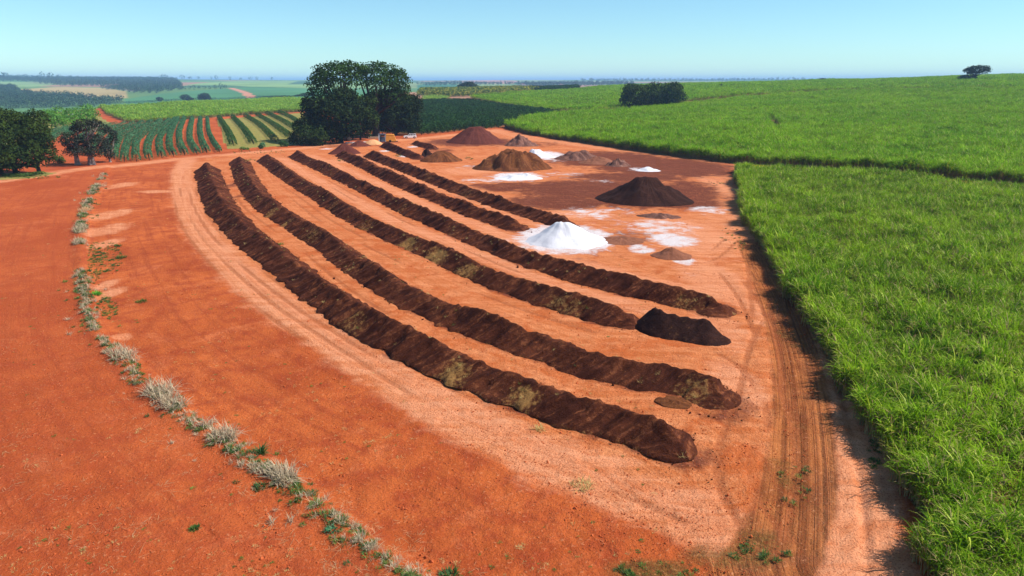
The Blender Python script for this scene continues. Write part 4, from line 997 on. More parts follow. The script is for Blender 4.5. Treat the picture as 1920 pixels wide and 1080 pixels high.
# ------------------------------------------------------------------ coffee rows
def coffee_row(px, width, height, mat, label, seed, group, dens=46, leaf=0.36):
    line, L = smooth_line(PL(px), 0.5)
    rng = np.random.default_rng(seed)
    n = int(L * dens)
    q = rng.uniform(0, 1, n) * (len(line) - 1); i = np.clip(q.astype(int), 0, len(line) - 2); fq = q - i
    c = line[i] * (1 - fq)[:, None] + line[i + 1] * fq[:, None]
    tg = line[i + 1] - line[i]; tg /= np.hypot(*tg.T)[:, None]; no = np.stack([-tg[:, 1], tg[:, 0]], 1)
    s = q * 0.5
    bush = 0.80 + 0.24 * np.abs(np.sin(math.pi * s / 1.6 + seed)) + 0.28 * (vnoise(s / 2.3, s * 0 + seed, seed) - 0.5)
    a = rng.uniform(-0.25, math.pi + 0.25, n); rad = rng.uniform(0.72, 1.02, n) * bush
    x = c[:, 0] + no[:, 0] * np.cos(a) * rad * width * 0.5; y = c[:, 1] + no[:, 1] * np.cos(a) * rad * width * 0.5
    z = H(x, y) + np.maximum(0.12, height * 0.30 + np.sin(a) * rad * height * 0.70)
    low = rng.uniform(0, 1, n) < 0.2
    z = np.where(low, H(x, y) + rng.uniform(0.1, height * 0.45, n), z)
    nn = np.stack([no[:, 0] * np.cos(a), no[:, 1] * np.cos(a), np.sin(a) + 0.3], 1)
    base = np.array([line[0][0], line[0][1], float(H(*line[0]))])
    v, f = cards(np.stack([x, y, z], 1) - base, nn, leaf, rng, 0.6, 0.5)
    o = empty('coffee_row', tuple(base)); tag(o, label, 'crop row', group)
    link('foliage', make_mesh('foliage', v, f), mat, o)
    mb = MB()
    for t in np.arange(0.8, L, 2.4):
        k = min(int(t / L * (len(line) - 1)), len(line) - 1); p = line[k]
        zz = float(H(*p)) - base[2]
        mb.tube([(p[0] - base[0], p[1] - base[1], zz - 0.1), (p[0] - base[0] + .05, p[1] - base[1], zz + height * 0.6)], [0.07, 0.04], 4)
    mb.build('stems', M['bark'], o)['kind'] = 'stuff'
    return o

LB = 'bluish coffee rows on bare red earth'
ORD = ['first', 'second', 'third', 'fourth', 'fifth', 'sixth', 'seventh', 'eighth', 'ninth', 'tenth', 'eleventh', 'twelfth', 'thirteenth', 'fourteenth', 'fifteenth', 'sixteenth']
rows = [[(412, 286), (399, 266), (391, 246), (389, 224)], [(388, 288), (379, 268), (375, 247), (376, 224)], [(370, 290), (358, 271), (356, 250), (361, 224)], [(347, 292), (338, 273), (337, 247), (346, 224)],
        [(326, 294), (318, 276), (321, 250), (334, 225)], [(304, 297), (299, 276), (304, 255), (329, 226)], [(280, 301), (277, 281), (287, 256), (318, 228)], [(256, 303), (255, 286), (262, 262), (302, 229)],
        [(233, 304), (237, 279), (249, 258), (285, 231)], [(214, 300), (219, 276), (232, 257), (268, 233)], [(196, 294), (203, 271), (216, 254), (252, 235)], [(172, 284), (183, 264), (200, 250), (236, 236)], [(146, 272), (160, 257), (184, 246), (220, 237)], [(120, 262), (140, 250), (166, 243), (200, 238)], [(96, 266), (110, 254), (134, 246), (160, 241)], [(70, 272), (84, 258), (104, 250), (128, 244)]]
for i, px in enumerate(rows):
    coffee_row(px, 2.15 if i else 1.7, 2.3 if i else 1.9, M['coffee_blue'], '%s bluish coffee row counting left from the bare orange lane' % ORD[i], 500 + i, LB)
RB = 'dark coffee rows with grassy strips between'
rows = [[(438, 274), (428, 250), (411, 222)], [(476, 271), (458, 245), (436, 221)], [(517, 266), (490, 239), (460, 219)], [(545, 259), (515, 237), (482, 217)], [(556, 245), (530, 229), (500, 214)], [(562, 233), (545, 222), (522, 212)]]
for i, px in enumerate(rows):
    coffee_row(px, 2.6, 2.2, M['coffee_dark'], '%s dark coffee row counting right from the bare orange lane' % ORD[i], 540 + i, RB)
px_tree('bush', 493, 279, [(493, 272, 6, 6), (489, 275, 5, 4)], 0.3, M['coffee_blue'], M['bark'], 'spiky bluish bush at the end of the dark coffee rows', cat='bush', seed=81, trunk_r=0.05, dens=8)
px_tree('bush', 457, 281, [(455, 278, 6, 3), (463, 279, 5, 2.5)], 0.3, M['weed'], M['bark'], 'low green bush at the near end of the orange lane', cat='bush', seed=83, trunk_r=0.05, dens=8)
px_tree('bush', 531, 275, [(531, 269, 8, 7), (537, 272, 5, 4)], 0.3, M['coffee_dark'], M['bark'], 'round dark bush just left of the giant clump', cat='bush', seed=85, trunk_r=0.06, dens=8)

# ------------------------------------------------------------------ orchards
def bush_mesh(name, seed, r, h, leaf, n, z0=0.25):
    rng = np.random.default_rng(seed)
    p, d = puff_leaves(np.array([0, 0, h * 0.55]), (r, r, h * 0.5), n, leaf, rng, seed, 0.5, 0.8)
    p[:, 2] = np.maximum(p[:, 2], z0)
    v, f = cards(p, d + np.array([0, 0, 0.3]), leaf, rng)
    return make_mesh(name, v, f)

def stem_mesh(name, h, r):
    mb = MB().tube([(0, 0, -0.15), (0.02, 0.01, h * 0.5), (0, 0.03, h)], [r * 1.3, r, r * 0.5], 6)
    return make_mesh(name, np.array(mb.v), mb.f, True)

ob = [bush_mesh('crown', 600 + k, 1.55, 3.0, 0.42, 420, 0.3) for k in range(4)]
os_ = stem_mesh('trunk', 1.4, 0.09)
front = smooth_line(PL([(772, 254), (800, 252), (830, 249), (862, 246), (900, 242.5), (936, 239.5)]), 4.2)[0]
fr_n = len(front)
GO = 'orchard bushes along the front edge by the white car'
EXT = ['seventeenth', 'eighteenth', 'nineteenth', 'twentieth', 'twenty first', 'twenty second', 'twenty third', 'twenty fourth', 'twenty fifth', 'twenty sixth', 'twenty seventh', 'twenty eighth', 'twenty ninth']
for i, p in enumerate(front):
    if i >= 28: break
    jx, jy = RNG.uniform(-.6, .6, 2)
    e = empty('orchard_bush', (p[0] + jx, p[1] + jy, float(H(p[0], p[1]))), RNG.uniform(0, 6.28))
    sc_ = RNG.uniform(0.75, 1.1); e.scale = (sc_, sc_, sc_ * RNG.uniform(0.85, 1.1))
    tag(e, '%s front bush of the dark orchard, counting right from the white car' % (ORD + EXT)[i], 'bush', GO)
    link('crown', ob[i % 4], M['orchard'], e); link('trunk', os_, M['bark'], e)

def orchard_stuff(name, poly, dx, dy, rot, variants, label, seed, smin=0.85, smax=1.15, hz=1.0, front_line=None):
    rng = np.random.default_rng(seed)
    c = poly.mean(0); ca, sa = math.cos(rot), math.sin(rot)
    q = (poly - c) @ np.array([[ca, -sa], [sa, ca]])
    gx, gy = np.meshgrid(np.arange(q[:, 0].min(), q[:, 0].max(), dx), np.arange(q[:, 1].min(), q[:, 1].max(), dy))
    pts = np.stack([gx.ravel() + rng.uniform(-.2, .2, gx.size) * dx, gy.ravel() + rng.uniform(-.15, .15, gx.size) * dy], 1)
    pts = pts @ np.array([[ca, sa], [-sa, ca]]) + c
    k = in_poly(pts[:, 0], pts[:, 1], poly)
    if front_line is not None: k &= line_dist(pts[:, 0], pts[:, 1], front_line)[0] > 2.6
    pts = pts[k]; n = len(pts); print(name, n)
    s = rng.uniform(smin, smax, n)
    return scatter(name, np.stack([pts[:, 0], pts[:, 1], H(pts[:, 0], pts[:, 1])], 1), np.stack([np.zeros(n), np.zeros(n), rng.uniform(0, 6.28, n)], 1), np.stack([s, s, s * hz], 1), variants, rng.integers(0, len(variants), n), label, 'orchard')

orchard_stuff('orchard_mass', ORCH, 2.7, 3.6, R(25), [variant('orchard_plant', m_.copy(), [M['orchard']]) for m_ in ob], 'dense dark orchard block right of the giant trees, behind its front bushes', 61, front_line=front)
yv = [variant('yellow_plant', bush_mesh('yellow_plant', 640 + k, 2.4, 5.0, 0.75, 260, 0.6), [M['yellow_tree']]) for k in range(4)]
YEL = np.vstack([PL([(785, 180), (830, 183), (900, 180), (960, 174.5), (1010, 171), (905, 167.5), (840, 170), (790, 173)])])
orchard_stuff('yellow_orchard', YEL, 4.6, 5.0, R(10), yv, 'orchard with yellow flowering tops between the giant trees and far cane', 63)
dv_ = [variant('dark_hedge_plant', bush_mesh('dark_hedge_plant', 660 + k, 2.4, 4.5, 0.75, 260, 0.6), [M['orchard']]) for k in range(3)]
DHE = np.vstack([PL([(1000, 171.5), (1060, 169.5), (1085, 168), (1075, 165), (1010, 167.5), (920, 167.5)])])
orchard_stuff('dark_orchard', DHE, 4.0, 4.6, R(10), dv_, 'dark orchard strip along the back of the far cane field', 65)

gt = [bush_mesh('crown', 620 + k, 2.3, 4.2, 0.5, 520, 0.5) for k in range(3)]
gts = stem_mesh('trunk', 1.8, 0.13)
GC = 'round light green orchard trees above the dark left trees'
spots = [(92, 226), (113, 223), (133, 218), (152, 217), (168, 216), (158, 225), (176, 224), (136, 230), (118, 232), (148, 236), (105, 238), (128, 241), (166, 233), (98, 233)]
names = ['far left round light green tree at the orchard edge', 'second light green tree from the left in the orchard back row', 'dark green round tree right beside the white box', 'light green tree just right of the white box', 'rearmost light green tree nearest the orange dirt patch', 'large light green tree below the one right of the white box', 'rightmost light green tree bordering the orange dirt patch', 'light green tree below the white box in the middle row', 'light green tree left of the middle row tree below the white box', 'front light green tree above the brownish dark tree', 'lower left light green tree touching the broad dark tree', 'front light green tree between the two dark left trees', 'light green tree just above the slim dark tree', 'light green tree wedged behind the broad dark tree']
for i, ((u, v), lab) in enumerate(zip(spots, names)):
    p = P(u, v + 3)
    e = empty('orchard_tree', tuple(p), i * 1.3); s_ = 1.55 + 0.3 * math.sin(i * 2.1); e.scale = (s_, s_, s_)
    tag(e, lab, 'tree', GC); link('crown', gt[i % 3], M['lime_tree'], e); link('trunk', gts, M['bark'], e)

# dark hedge along the crest behind the left cane field
def hedge(px, w, h, mat, label, seed, leaf=0.8, dens=18, name='hedge'):
    o = coffee_row(px, w, h, mat, label, seed, None, dens, leaf)
    o.name = name; o['category'] = 'hedge'
    return o
hedge([(-30, 204), (50, 203), (110, 201), (168, 198)], 5, 3.6, M['fig'], 'dark clipped hedge behind the light green orchard trees', 571)
hedge([(165, 197), (230, 194), (300, 191), (400, 187.5), (500, 184.5), (590, 182)], 4, 4.6, M['fig'], 'long dark hedge line along the top of the pale cane field', 573)

# ------------------------------------------------------------------ far woods
ft = [bush_mesh('far_tree', 680 + k, 5.5, 11.0, 2.2, 90, 0.5) for k in range(5)]
fv = [variant('far_tree_plant', m_.copy(), [M['far_tree']]) for m_ in ft]
def wood(polypx, dx, label, seed, smin=0.6, smax=1.3, name='far_wood'):
    orchard_stuff(name, PL(polypx), dx, dx, R(seed * 7), fv, label, seed, smin, smax)['category'] = 'wood'
wood([(-60, 172), (25, 163), (40, 174), (110, 181), (195, 187), (240, 188), (200, 199), (100, 203), (-60, 206)], 15, 'hazy wood in the valley at the left edge', 91)
wood([(-60, 146), (60, 148), (200, 148.5), (300, 149), (335, 151), (300, 158), (200, 163), (120, 162.5), (60, 154), (-60, 152)], 34, 'blue wooded slope below the far left skyline', 92, 0.9, 1.8)
wood([(190, 167), (280, 157), (335, 155), (345, 168), (290, 176), (250, 174)], 20, 'bluish wood in the middle of the left valley', 93, 0.7, 1.3)
wood([(780, 159), (860, 155), (960, 156), (960, 159), (900, 160), (800, 162)], 40, 'thin line of far trees behind the dome shaped tree', 94, 0.6, 1.2)
wood([(960, 158), (1000, 157), (1140, 156.5), (1190, 156.2), (1190, 159.5), (1100, 161.5), (1000, 163)], 34, 'bluish far woodland strip behind the cane skyline', 95, 0.8, 1.5)
wood([(1090, 150.6), (1200, 150.3), (1380, 150), (1560, 149.6), (1560, 151.6), (1300, 152.8), (1090, 153.2)], 75, 'faint blue band of woods on the right horizon', 96, 1.0, 2.0)
def far_tree(u, v, s_, label, group, k):
    p = P(u, v); e = empty('far_tree', tuple(p), k * 1.7); e.scale = (s_, s_, s_ * (0.9 + 0.2 * math.sin(k)))
    tag(e, label, 'tree', group); link('crown', ft[k % 5], M['far_tree'], e); link('trunk', gts, M['bark'], e)
for i, (u, v, s_) in enumerate([(348, 168, .8), (356, 168, .85), (364, 167.8, .9), (373, 167.6, .9), (383, 167.4, 1.0), (393, 167.2, 1.0), (404, 167, 1.15), (415, 167, 1.25), (423, 167, .9)]):
    far_tree(u, v, s_ * 1.1, '%s tree from the left in the hazy row across the valley' % ORD[i], 'row of trees across the valley', i)
sk = [(-20, 147), (4, 147), (12, 147), (35, 147.5), (48, 147), (60, 147), (72, 147), (80, 147), (96, 148), (112, 148), (120, 148), (134, 148), (305, 147.5), (312, 147), (320, 147), (328, 147), (336, 147), (342, 147.5), (356, 148), (372, 148), (396, 148.5), (406, 148.5), (432, 148.5), (452, 149), (470, 149), (482, 149), (510, 149), (577, 149)]
for i, (u, v) in enumerate(sk):
    far_tree(u, v + 1.0, (3.6 if 300 < u < 345 else 2.6) * (0.8 + 0.5 * ((i * 37) % 10) / 10), '%s blue hazy tree from the left along the far left skyline' % (ORD + EXT)[i], 'trees on the left skyline', i)
for u, v, s_, lab in [(836, 159, 1.6, 'hazy far tree left of the dome shaped tree'), (862, 159, 1.3, 'small hazy far tree just left of the dome shaped tree'), (974, 162, 1.5, 'hazy tree left of the far white house'), (1005, 162, 1.4, 'hazy tree right of the far white house'), (1030, 164, 1.9, 'largest hazy tree behind the dark orchard strip'), (1078, 163, 2.1, 'wide hazy tree behind the end of the dark orchard strip'), (36, 171, .8, 'single small tree on the tan valley field')]:
    far_tree(u, v, s_, lab, None, int(u) % 5)

M['white_wall'] = simple_mat('white_wall', (0.70, 0.70, 0.68), (0.80, 0.80, 0.78), 1.0, 0.8)
M['tile'] = simple_mat('roof_tile', (0.30, 0.12, 0.08), (0.40, 0.17, 0.11), 1.0, 0.85)
M['dark_glass'] = simple_mat('dark_glass', (0.02, 0.025, 0.03), (0.03, 0.035, 0.04), 1.0, 0.15, 0.5)
def far_house(u, v, w, label):
    p = P(u, v); e = empty('farm_house', tuple(p), 0.2); tag(e, label, 'house', 'far white farm houses')
    MB().box((-w, -w * .5, -1), (w, w * .5, 5)).build('wall', M['white_wall'], e)
    MB().prism([(-w * 1.06, 5), (w * 1.06, 5), (w * .9, 5.3), (0, 8.2), (-w * .9, 5.3)], -w * .58, w * .58).build('roof', M['tile'], e)
    for k in (-.5, .1, .6): MB().box((w * k - 1, -w * .5 - .15, 1.2), (w * k + 1, -w * .5 + .1, 3.2)).build('window', M['dark_glass'], e)
far_house(980, 160.5, 13, 'white farm house among the hazy trees behind the orchard strip')
far_house(1130, 158.5, 16, 'pale farm house in the blue band above the round tree clump')
far_house(1052, 161, 11, 'small white house just left of the wide hazy tree')

# ------------------------------------------------------------------ white box on the orchard grass
p = P(135, 218.5); e = empty('water_tank', tuple(p), 0.5); tag(e, 'small white box standing on the grass among light green orchard trees', 'box')
MB().box((-.85, -.7, 0.5), (.85, .7, 3.0), bev=0.08).build('body', M['white_wall'], e)
MB().box((-.95, -.8, 2.98), (.95, .8, 3.12), bev=0.04).build('lid', M['white_wall'], e)
for sx in (-1, 1):
    for sy in (-1, 1): MB().box((sx * .7 - .08, sy * .55 - .08, -0.2), (sx * .7 + .08, sy * .55 + .08, 0.52)).build('leg', M['white_wall'], e)

# ------------------------------------------------------------------ white car
M['car_white'] = simple_mat('white_paint', (0.78, 0.78, 0.77), (0.82, 0.82, 0.81), 0.5, 0.3, 0.5)
M['rubber'] = simple_mat('tyre_rubber', (0.02, 0.02, 0.02), (0.035, 0.033, 0.03), 3, 0.85)
M['rim'] = simple_mat('rim_metal', (0.4, 0.4, 0.4), (0.5, 0.5, 0.5), 3, 0.4, 0.5, 0, 0.8)
M['lamp'] = simple_mat('lamp_lens', (0.6, 0.6, 0.58), (0.7, 0.7, 0.68), 3, 0.15, 0.5)
M['red_lens'] = simple_mat('red_lens', (0.4, 0.02, 0.02), (0.45, 0.03, 0.02), 3, 0.2, 0.5)
p = P(769, 259.5); car = empty('parked_car', (p[0], p[1], p[2]), R(192)); tag(car, 'white car with boxy rear canopy parked under the right giant tree', 'car')
def disc(mb, x, y, r0, w, m=0, n=18):
    v = [(x + r0 * math.cos(2 * math.pi * k / n), y + s_ * w / 2, r0 * math.sin(2 * math.pi * k / n)) for s_ in (-1, 1) for k in range(n)]
    f = [tuple(range(n)), tuple(range(2 * n - 1, n - 1, -1))] + [(k, n + k, n + (k + 1) % n, (k + 1) % n) for k in range(n)]
    return mb.add(v, f, m)
body = [(-2.3, .38), (-2.32, .85), (-2.2, 1.02), (-.95, 1.08), (1.15, 1.06), (2.1, .95), (2.3, .8), (2.32, .4), (1.95, .34), (1.75, .66), (1.35, .78), (.95, .66), (.78, .32), (-.98, .32), (-1.15, .66), (-1.5, .78), (-1.88, .66), (-2.05, .34)]
MB().prism(body, -.84, .84).build('body', M['car_white'], car)
MB().prism([(-2.15, 1.03), (-2.1, 1.62), (-.7, 1.7), (.25, 1.66), (1.05, 1.07), (-.9, 1.06)], -.74, .74).build('cabin', M['car_white'], car)
MB().prism([(-.1, 1.12), (-.1, 1.56), (.22, 1.56), (.86, 1.12)], -.75, .75).build('window', M['dark_glass'], car)
MB().prism([(-.95, 1.12), (-.95, 1.56), (-.2, 1.56), (-.2, 1.12)], -.75, .75).build('window', M['dark_glass'], car)
MB().prism([(-1.95, 1.15), (-1.95, 1.52), (-1.08, 1.52), (-1.08, 1.15)], -.75, .75).build('window', M['dark_glass'], car)
MB().add([(1.02, -.66, 1.11), (1.02, .66, 1.11), (.31, .62, 1.635), (.31, -.62, 1.635)], [(0, 1, 2, 3)]).build('windscreen', M['dark_glass'], car)
for x in (1.35, -1.5):
    for y in (-.78, .78):
        w_ = empty('wheel', (x, y, .34)); w_.parent = car
        disc(MB(), 0, 0, .34, .2).build('tyre', M['rubber'], w_); disc(MB(), 0, 0, .2, .215).build('rim', M['rim'], w_)
for y in (-.6, .6):
    MB().box((2.24, y - .16, .68), (2.34, y + .16, .84), bev=.02).build('headlight', M['lamp'], car)
    MB().box((-2.36, y - .1, .62), (-2.28, y + .1, .95), bev=.02).build('tail_light', M['red_lens'], car)
MB().box((2.22, -.8, .36), (2.4, .8, .56), bev=.04).build('bumper', M['rubber'], car)
MB().box((-2.4, -.8, .36), (-2.26, .8, .54), bev=.04).build('bumper', M['rubber'], car)
for y in (-.6, .6): MB().box((-1.6, y - .03, 1.69), (0.0, y + .03, 1.76), bev=.01).build('roof_rail', M['rubber'], car)

# ------------------------------------------------------------------ shelter, hopper, slabs
M['blue_sheet'] = simple_mat('blue_grey_sheet', (0.07, 0.09, 0.14), (0.12, 0.14, 0.19), 2, 0.5)
M['post'] = simple_mat('pale_post', (0.6, 0.62, 0.68), (0.7, 0.72, 0.76), 2, 0.6)
M['orange_metal'] = simple_mat('orange_metal', (0.75, 0.28, 0.03), (0.82, 0.36, 0.06), 1.2, 0.5)
M['concrete'] = simple_mat('concrete', (0.42, 0.36, 0.34), (0.55, 0.49, 0.47), 1.5, 0.9)
M['wood'] = simple_mat('weathered_plank', (0.36, 0.24, 0.15), (0.48, 0.34, 0.22), 1.5, 0.9)
p = P(717, 266); e = empty('open_shelter', tuple(p), 0.25); tag(e, 'small open shelter with pale posts and blue sheet roof by the sand heap', 'shelter')
MB().box((-1.3, -1.1, 2.55), (1.4, 1.1, 2.68), bev=.02).build('roof', M['blue_sheet'], e)
for x in (-1.1, 1.1):
    for y in (-.9, .9): MB().box((x - .11, y - .11, -.2), (x + .11, y + .11, 2.56)).build('post', M['post'], e)
MB().box((-.9, .78, 0), (1.0, .86, 1.7)).build('back_panel', M['blue_sheet'], e)
p = P(734, 266.5); e = empty('orange_hopper', tuple(p), 0.15); tag(e, 'orange tipped hopper beside the small blue roofed shelter', 'hopper')
MB().prism([(-1.9, .5), (-1.7, 2.5), (1.0, 2.5), (1.7, .5), (1.3, .35), (-1.6, .35)], -1.0, 1.0).build('bin', M['orange_metal'], e)
MB().box((-1.75, -1.06, 2.48), (1.06, 1.06, 2.6), bev=.03).build('rim', M['orange_metal'], e)
MB().box((-1.6, -.5, .18), (2.2, .5, .36)).build('chassis', M['rubber'], e)
for y in (-.95, .95):
    w_ = disc(MB(), -.4, y, .42, .22).build('wheel', M['rubber'], e); w_.location = (0, 0, .42)
p = P(676, 268); e = MB().add([], []).box((-5, -.55, 0), (5, .55, .38), bev=.05).build('concrete_slab', M['concrete'], None); e.location = p; e.rotation_euler = (0, 0, .35)
tag(e, 'long pale concrete slab lying in the shade behind the plum heaps', 'slab')
p = P(703, 260); e = empty('plank_stack', tuple(p), .1); tag(e, 'low stack of weathered planks behind the tan sand heap', 'planks')
for k in range(3): MB().box((-2.6 + .1 * k, -.7 + .05 * k, .22 * k), (2.6 - .15 * k, .7, .22 * k + .2), bev=.01).build('plank', M['wood'], e)

# ------------------------------------------------------------------ weeds and dry tussocks along the contour strip
def tuft_mesh(name, seed, n, rad, length, width, lift=(0.7, 1.5), droop=(0.1, 1.4), nseg=3, hvar=0.5, wild=0.9):
    rng = np.random.default_rng(seed)
    a = rng.uniform(0, 6.283, n); d = rad * np.sqrt(rng.uniform(0, 1, n))
    az = a + rng.normal(0, wild, n)
    v, f = blades(d * np.cos(a), d * np.sin(a), np.zeros(n) - 0.02, az, length * rng.uniform(1 - hvar, 1.15, n), width * rng.uniform(.7, 1.3, n), rng.uniform(*lift, n), rng.uniform(*droop, n), nseg)
    return make_mesh(name, v, f)

def tussock(u, v, rad, length, label, seed, n=260, mat='greystraw', cat='dry grass', name='dry_tussock', stretch=1.0, rz=0.0):
    p = P(u, v); z = float(Hf(p[0], p[1]))
    me = tuft_mesh(name, seed, n, rad, length, 0.034, (0.15, 1.55), (-0.5, 1.9), 4, 0.6, 2.2)
    o = link(name, me, M[mat], loc=(p[0], p[1], z)); o.scale = (stretch, 1, 1); o.rotation_euler = (0, 0, rz)
    return tag(o, label, cat, 'dry grass tussocks on the contour strip')
tussock(232, 672, 0.85, 0.95, 'uppermost large grey dry tussock on the lower contour strip, leaning left', 701, 300, stretch=1.5, rz=-.8)
tussock(303, 742, 0.9, 1.15, 'tall pale dry tussock above its twin in the middle of the strip', 703, 340, stretch=1.4, rz=-.7)
tussock(326, 764, 0.7, 0.85, 'squat grey dry tussock just below the tall pale one', 705, 280, stretch=1.5, rz=-.7)
tussock(421, 824, 0.65, 0.95, 'upright dry tussock beside dark green weeds, second from the lower end', 707, 320, stretch=1.3, rz=-.7)
tussock(490, 886, 0.45, 0.45, 'small flattened dry tussock just left of the lowest big one', 709, 160, stretch=1.5, rz=-.7)
tussock(531, 900, 0.6, 0.95, 'lowest and largest pale dry tussock with long bent stalks', 711, 340, stretch=1.4, rz=-.7)
tussock(386, 806, 0.35, 0.8, 'thin dry tussock with long leaning stalks amid green weeds', 713, 90, stretch=1.2)
tussock(152, 432, 0.75, 1.1, 'bleached tussock halfway up the strip, narrow and tall', 715, 260, stretch=1.2, rz=1.5)
tussock(150, 458, 0.7, 0.9, 'bleached tussock just below the narrow tall one', 717, 220, stretch=1.2, rz=1.5)
tussock(187, 350, 1.1, 1.0, 'grey tussock near the top end of the strip', 719, 240, stretch=1.2, rz=1.2)
tussock(162, 396, 0.9, 0.9, 'mixed grey green tussock in the upper strip', 721, 220, 'straw', stretch=1.3, rz=1.3)
tussock(1090, 905, 0.55, 0.5, 'sprawling straw tuft alone beside the pale track below the windrow', 723, 130, 'drygrass')
tussock(1088, 577, 0.5, 0.55, 'bright yellow grass tuft at the foot of the third windrow', 725, 160, 'drygrass')
tussock(1012, 800, 0.3, 0.5, 'yellowish tuft at the foot of the nearest windrow', 727, 70, 'drygrass')

def weed(u, v, rad, length, label, seed, mat='weed', n=160, w=0.05):
    p = P(u, v); o = link('weed_clump', tuft_mesh('weed_clump', seed, n, rad, length, w, (0.4, 1.5), (0.2, 1.8)), M[mat], loc=(p[0], p[1], float(Hf(p[0], p[1]))))
    return tag(o, label, 'weed', 'single weeds on the red field')
M['weed_bright'] = leaf_mat('bright_weed', (0.09, 0.32, 0.02), (0.14, 0.40, 0.03), 1.0, 0.3)
M['weed_deep'] = leaf_mat('deep_weed', (0.03, 0.085, 0.018), (0.06, 0.13, 0.025), 1.0, 0.25)
weed(181, 551, 0.38, 0.5, 'brightest green weed clump beside the pale patch on the strip', 741, 'weed_bright', 200)
weed(264, 562, 0.5, 0.35, 'low green weed alone on the field right of the strip', 743, 'weed', 130)
weed(221, 458, 0.4, 0.4, 'upper of two green weeds right of the bleached tussocks', 745, 'weed', 90)
weed(226, 480, 0.6, 0.45, 'lower of two green weeds right of the bleached tussocks', 747, 'weed', 150)
weed(488, 850, 0.16, 0.75, 'slim upright dark green weed right of the lower strip', 749, 'weed_deep', 110)
weed(488, 914, 0.3, 0.3, 'dark green weed in front of the lowest tussock', 751, 'weed_deep', 120)
weed(366, 991, 0.2, 0.25, 'small green weed alone on the lower left field', 753, 'weed', 70)
weed(622, 998, 0.22, 0.28, 'bluish green weed at the tail of the strip', 755, 'coffee_blue', 80)
weed(843, 1074, 0.4, 0.35, 'dark weed at the bottom picture edge right of the strip tail', 757, 'weed_deep', 160)
weed(1173, 822, 0.15, 0.4, 'green weed on the flank of the nearest windrow end', 759, 'weed', 50)
weed(527, 458 + 0, 0.3, 0.4, 'green weed on the crest of the nearest windrow', 761, 'weed', 60)

# uncountable low growth: green weeds of the strip, sprigs on the fields, straw, clods
wv = [variant('weed_sprig', tuft_mesh('weed_sprig', 800 + k, 34, 0.22, 0.42, 0.05, (0.3, 1.5), (0.3, 1.9)), [M['weed']]) for k in range(4)]
wd = [variant('weed_sprig_deep', tuft_mesh('weed_sprig_deep', 810 + k, 30, 0.20, 0.40, 0.05, (0.3, 1.5), (0.3, 1.9)), [M['weed_deep']]) for k in range(3)]
rng = np.random.default_rng(5)
sp = []
sl = STRIP; sd_ = np.concatenate([[0], np.cumsum(np.hypot(*np.diff(sl, axis=0).T))])
for k in range(1900):
    t = rng.uniform(0, 1) ** 0.8 * sd_[-1]
    c = np.array([np.interp(t, sd_, sl[:, 0]), np.interp(t, sd_, sl[:, 1])])
    dens_ = vnoise(np.array([t * 0.28]), np.array([1.7]), 3)[0]
    if dens_ < (0.40 if t < 0.62 * sd_[-1] else 0.2): continue
    wdt = 0.32 if rng.uniform() < 0.85 else 0.9
    sp.append(c + rng.normal(0, wdt, 2))
n_strip = len(sp)
for (u, v, ru, rv, n_) in [(205, 480, 25, 30, 120), (178, 490, 14, 40, 160), (200, 575, 20, 20, 90), (470, 300, 10, 2, 20), (640, 300, 8, 3, 25), (745, 292, 8, 2, 25), (1370, 440, 18, 18, 16), (1385, 460, 14, 10, 16), (1230, 1062, 80, 20, 40), (1420, 1030, 60, 25, 30), (1640, 850, 12, 30, 30), (1530, 620, 10, 10, 12), (1345, 345, 20, 4, 10), (1490, 905, 35, 40, 16), (480, 285, 60, 3, 60), (60, 332, 60, 3, 80), (880, 297, 8, 3, 20)]:
    for k in range(n_):
        a, q = rng.uniform(0, 6.28), math.sqrt(rng.uniform()); sp.append(P(u + ru * q * math.cos(a), v + rv * q * math.sin(a))[:2])
sp = np.array(sp); n = len(sp); ixw = np.where(np.arange(n) < n_strip, np.where(rng.uniform(0, 1, n) < 0.38, rng.integers(0, 4, n), rng.integers(4, 11, n)), rng.integers(4, 11, n))
s_ = rng.uniform(0.25, 0.85, n) * np.where(np.arange(n) < n_strip, 1, .7) * (1 + np.clip(np.hypot(sp[:, 0], sp[:, 1]) - 50, 0, 80) / 140)
gs_ = [variant('dry_strip_sprig', tuft_mesh('dry_strip_sprig', 820 + k, 34, 0.25, 0.62, 0.03, (0.15, 1.55), (-0.3, 1.6), 3, 0.6, 2.0), [M['greystraw']]) for k in range(4)]
scatter('green_weeds', np.stack([sp[:, 0], sp[:, 1], Hf(sp[:, 0], sp[:, 1])], 1), np.stack([np.zeros(n), np.zeros(n), rng.uniform(0, 6.28, n)], 1), np.stack([s_, s_, s_], 1), wv + wd + gs_, ixw, 'low green weeds and dry grass along the contour strip and yard edges', 'weeds')

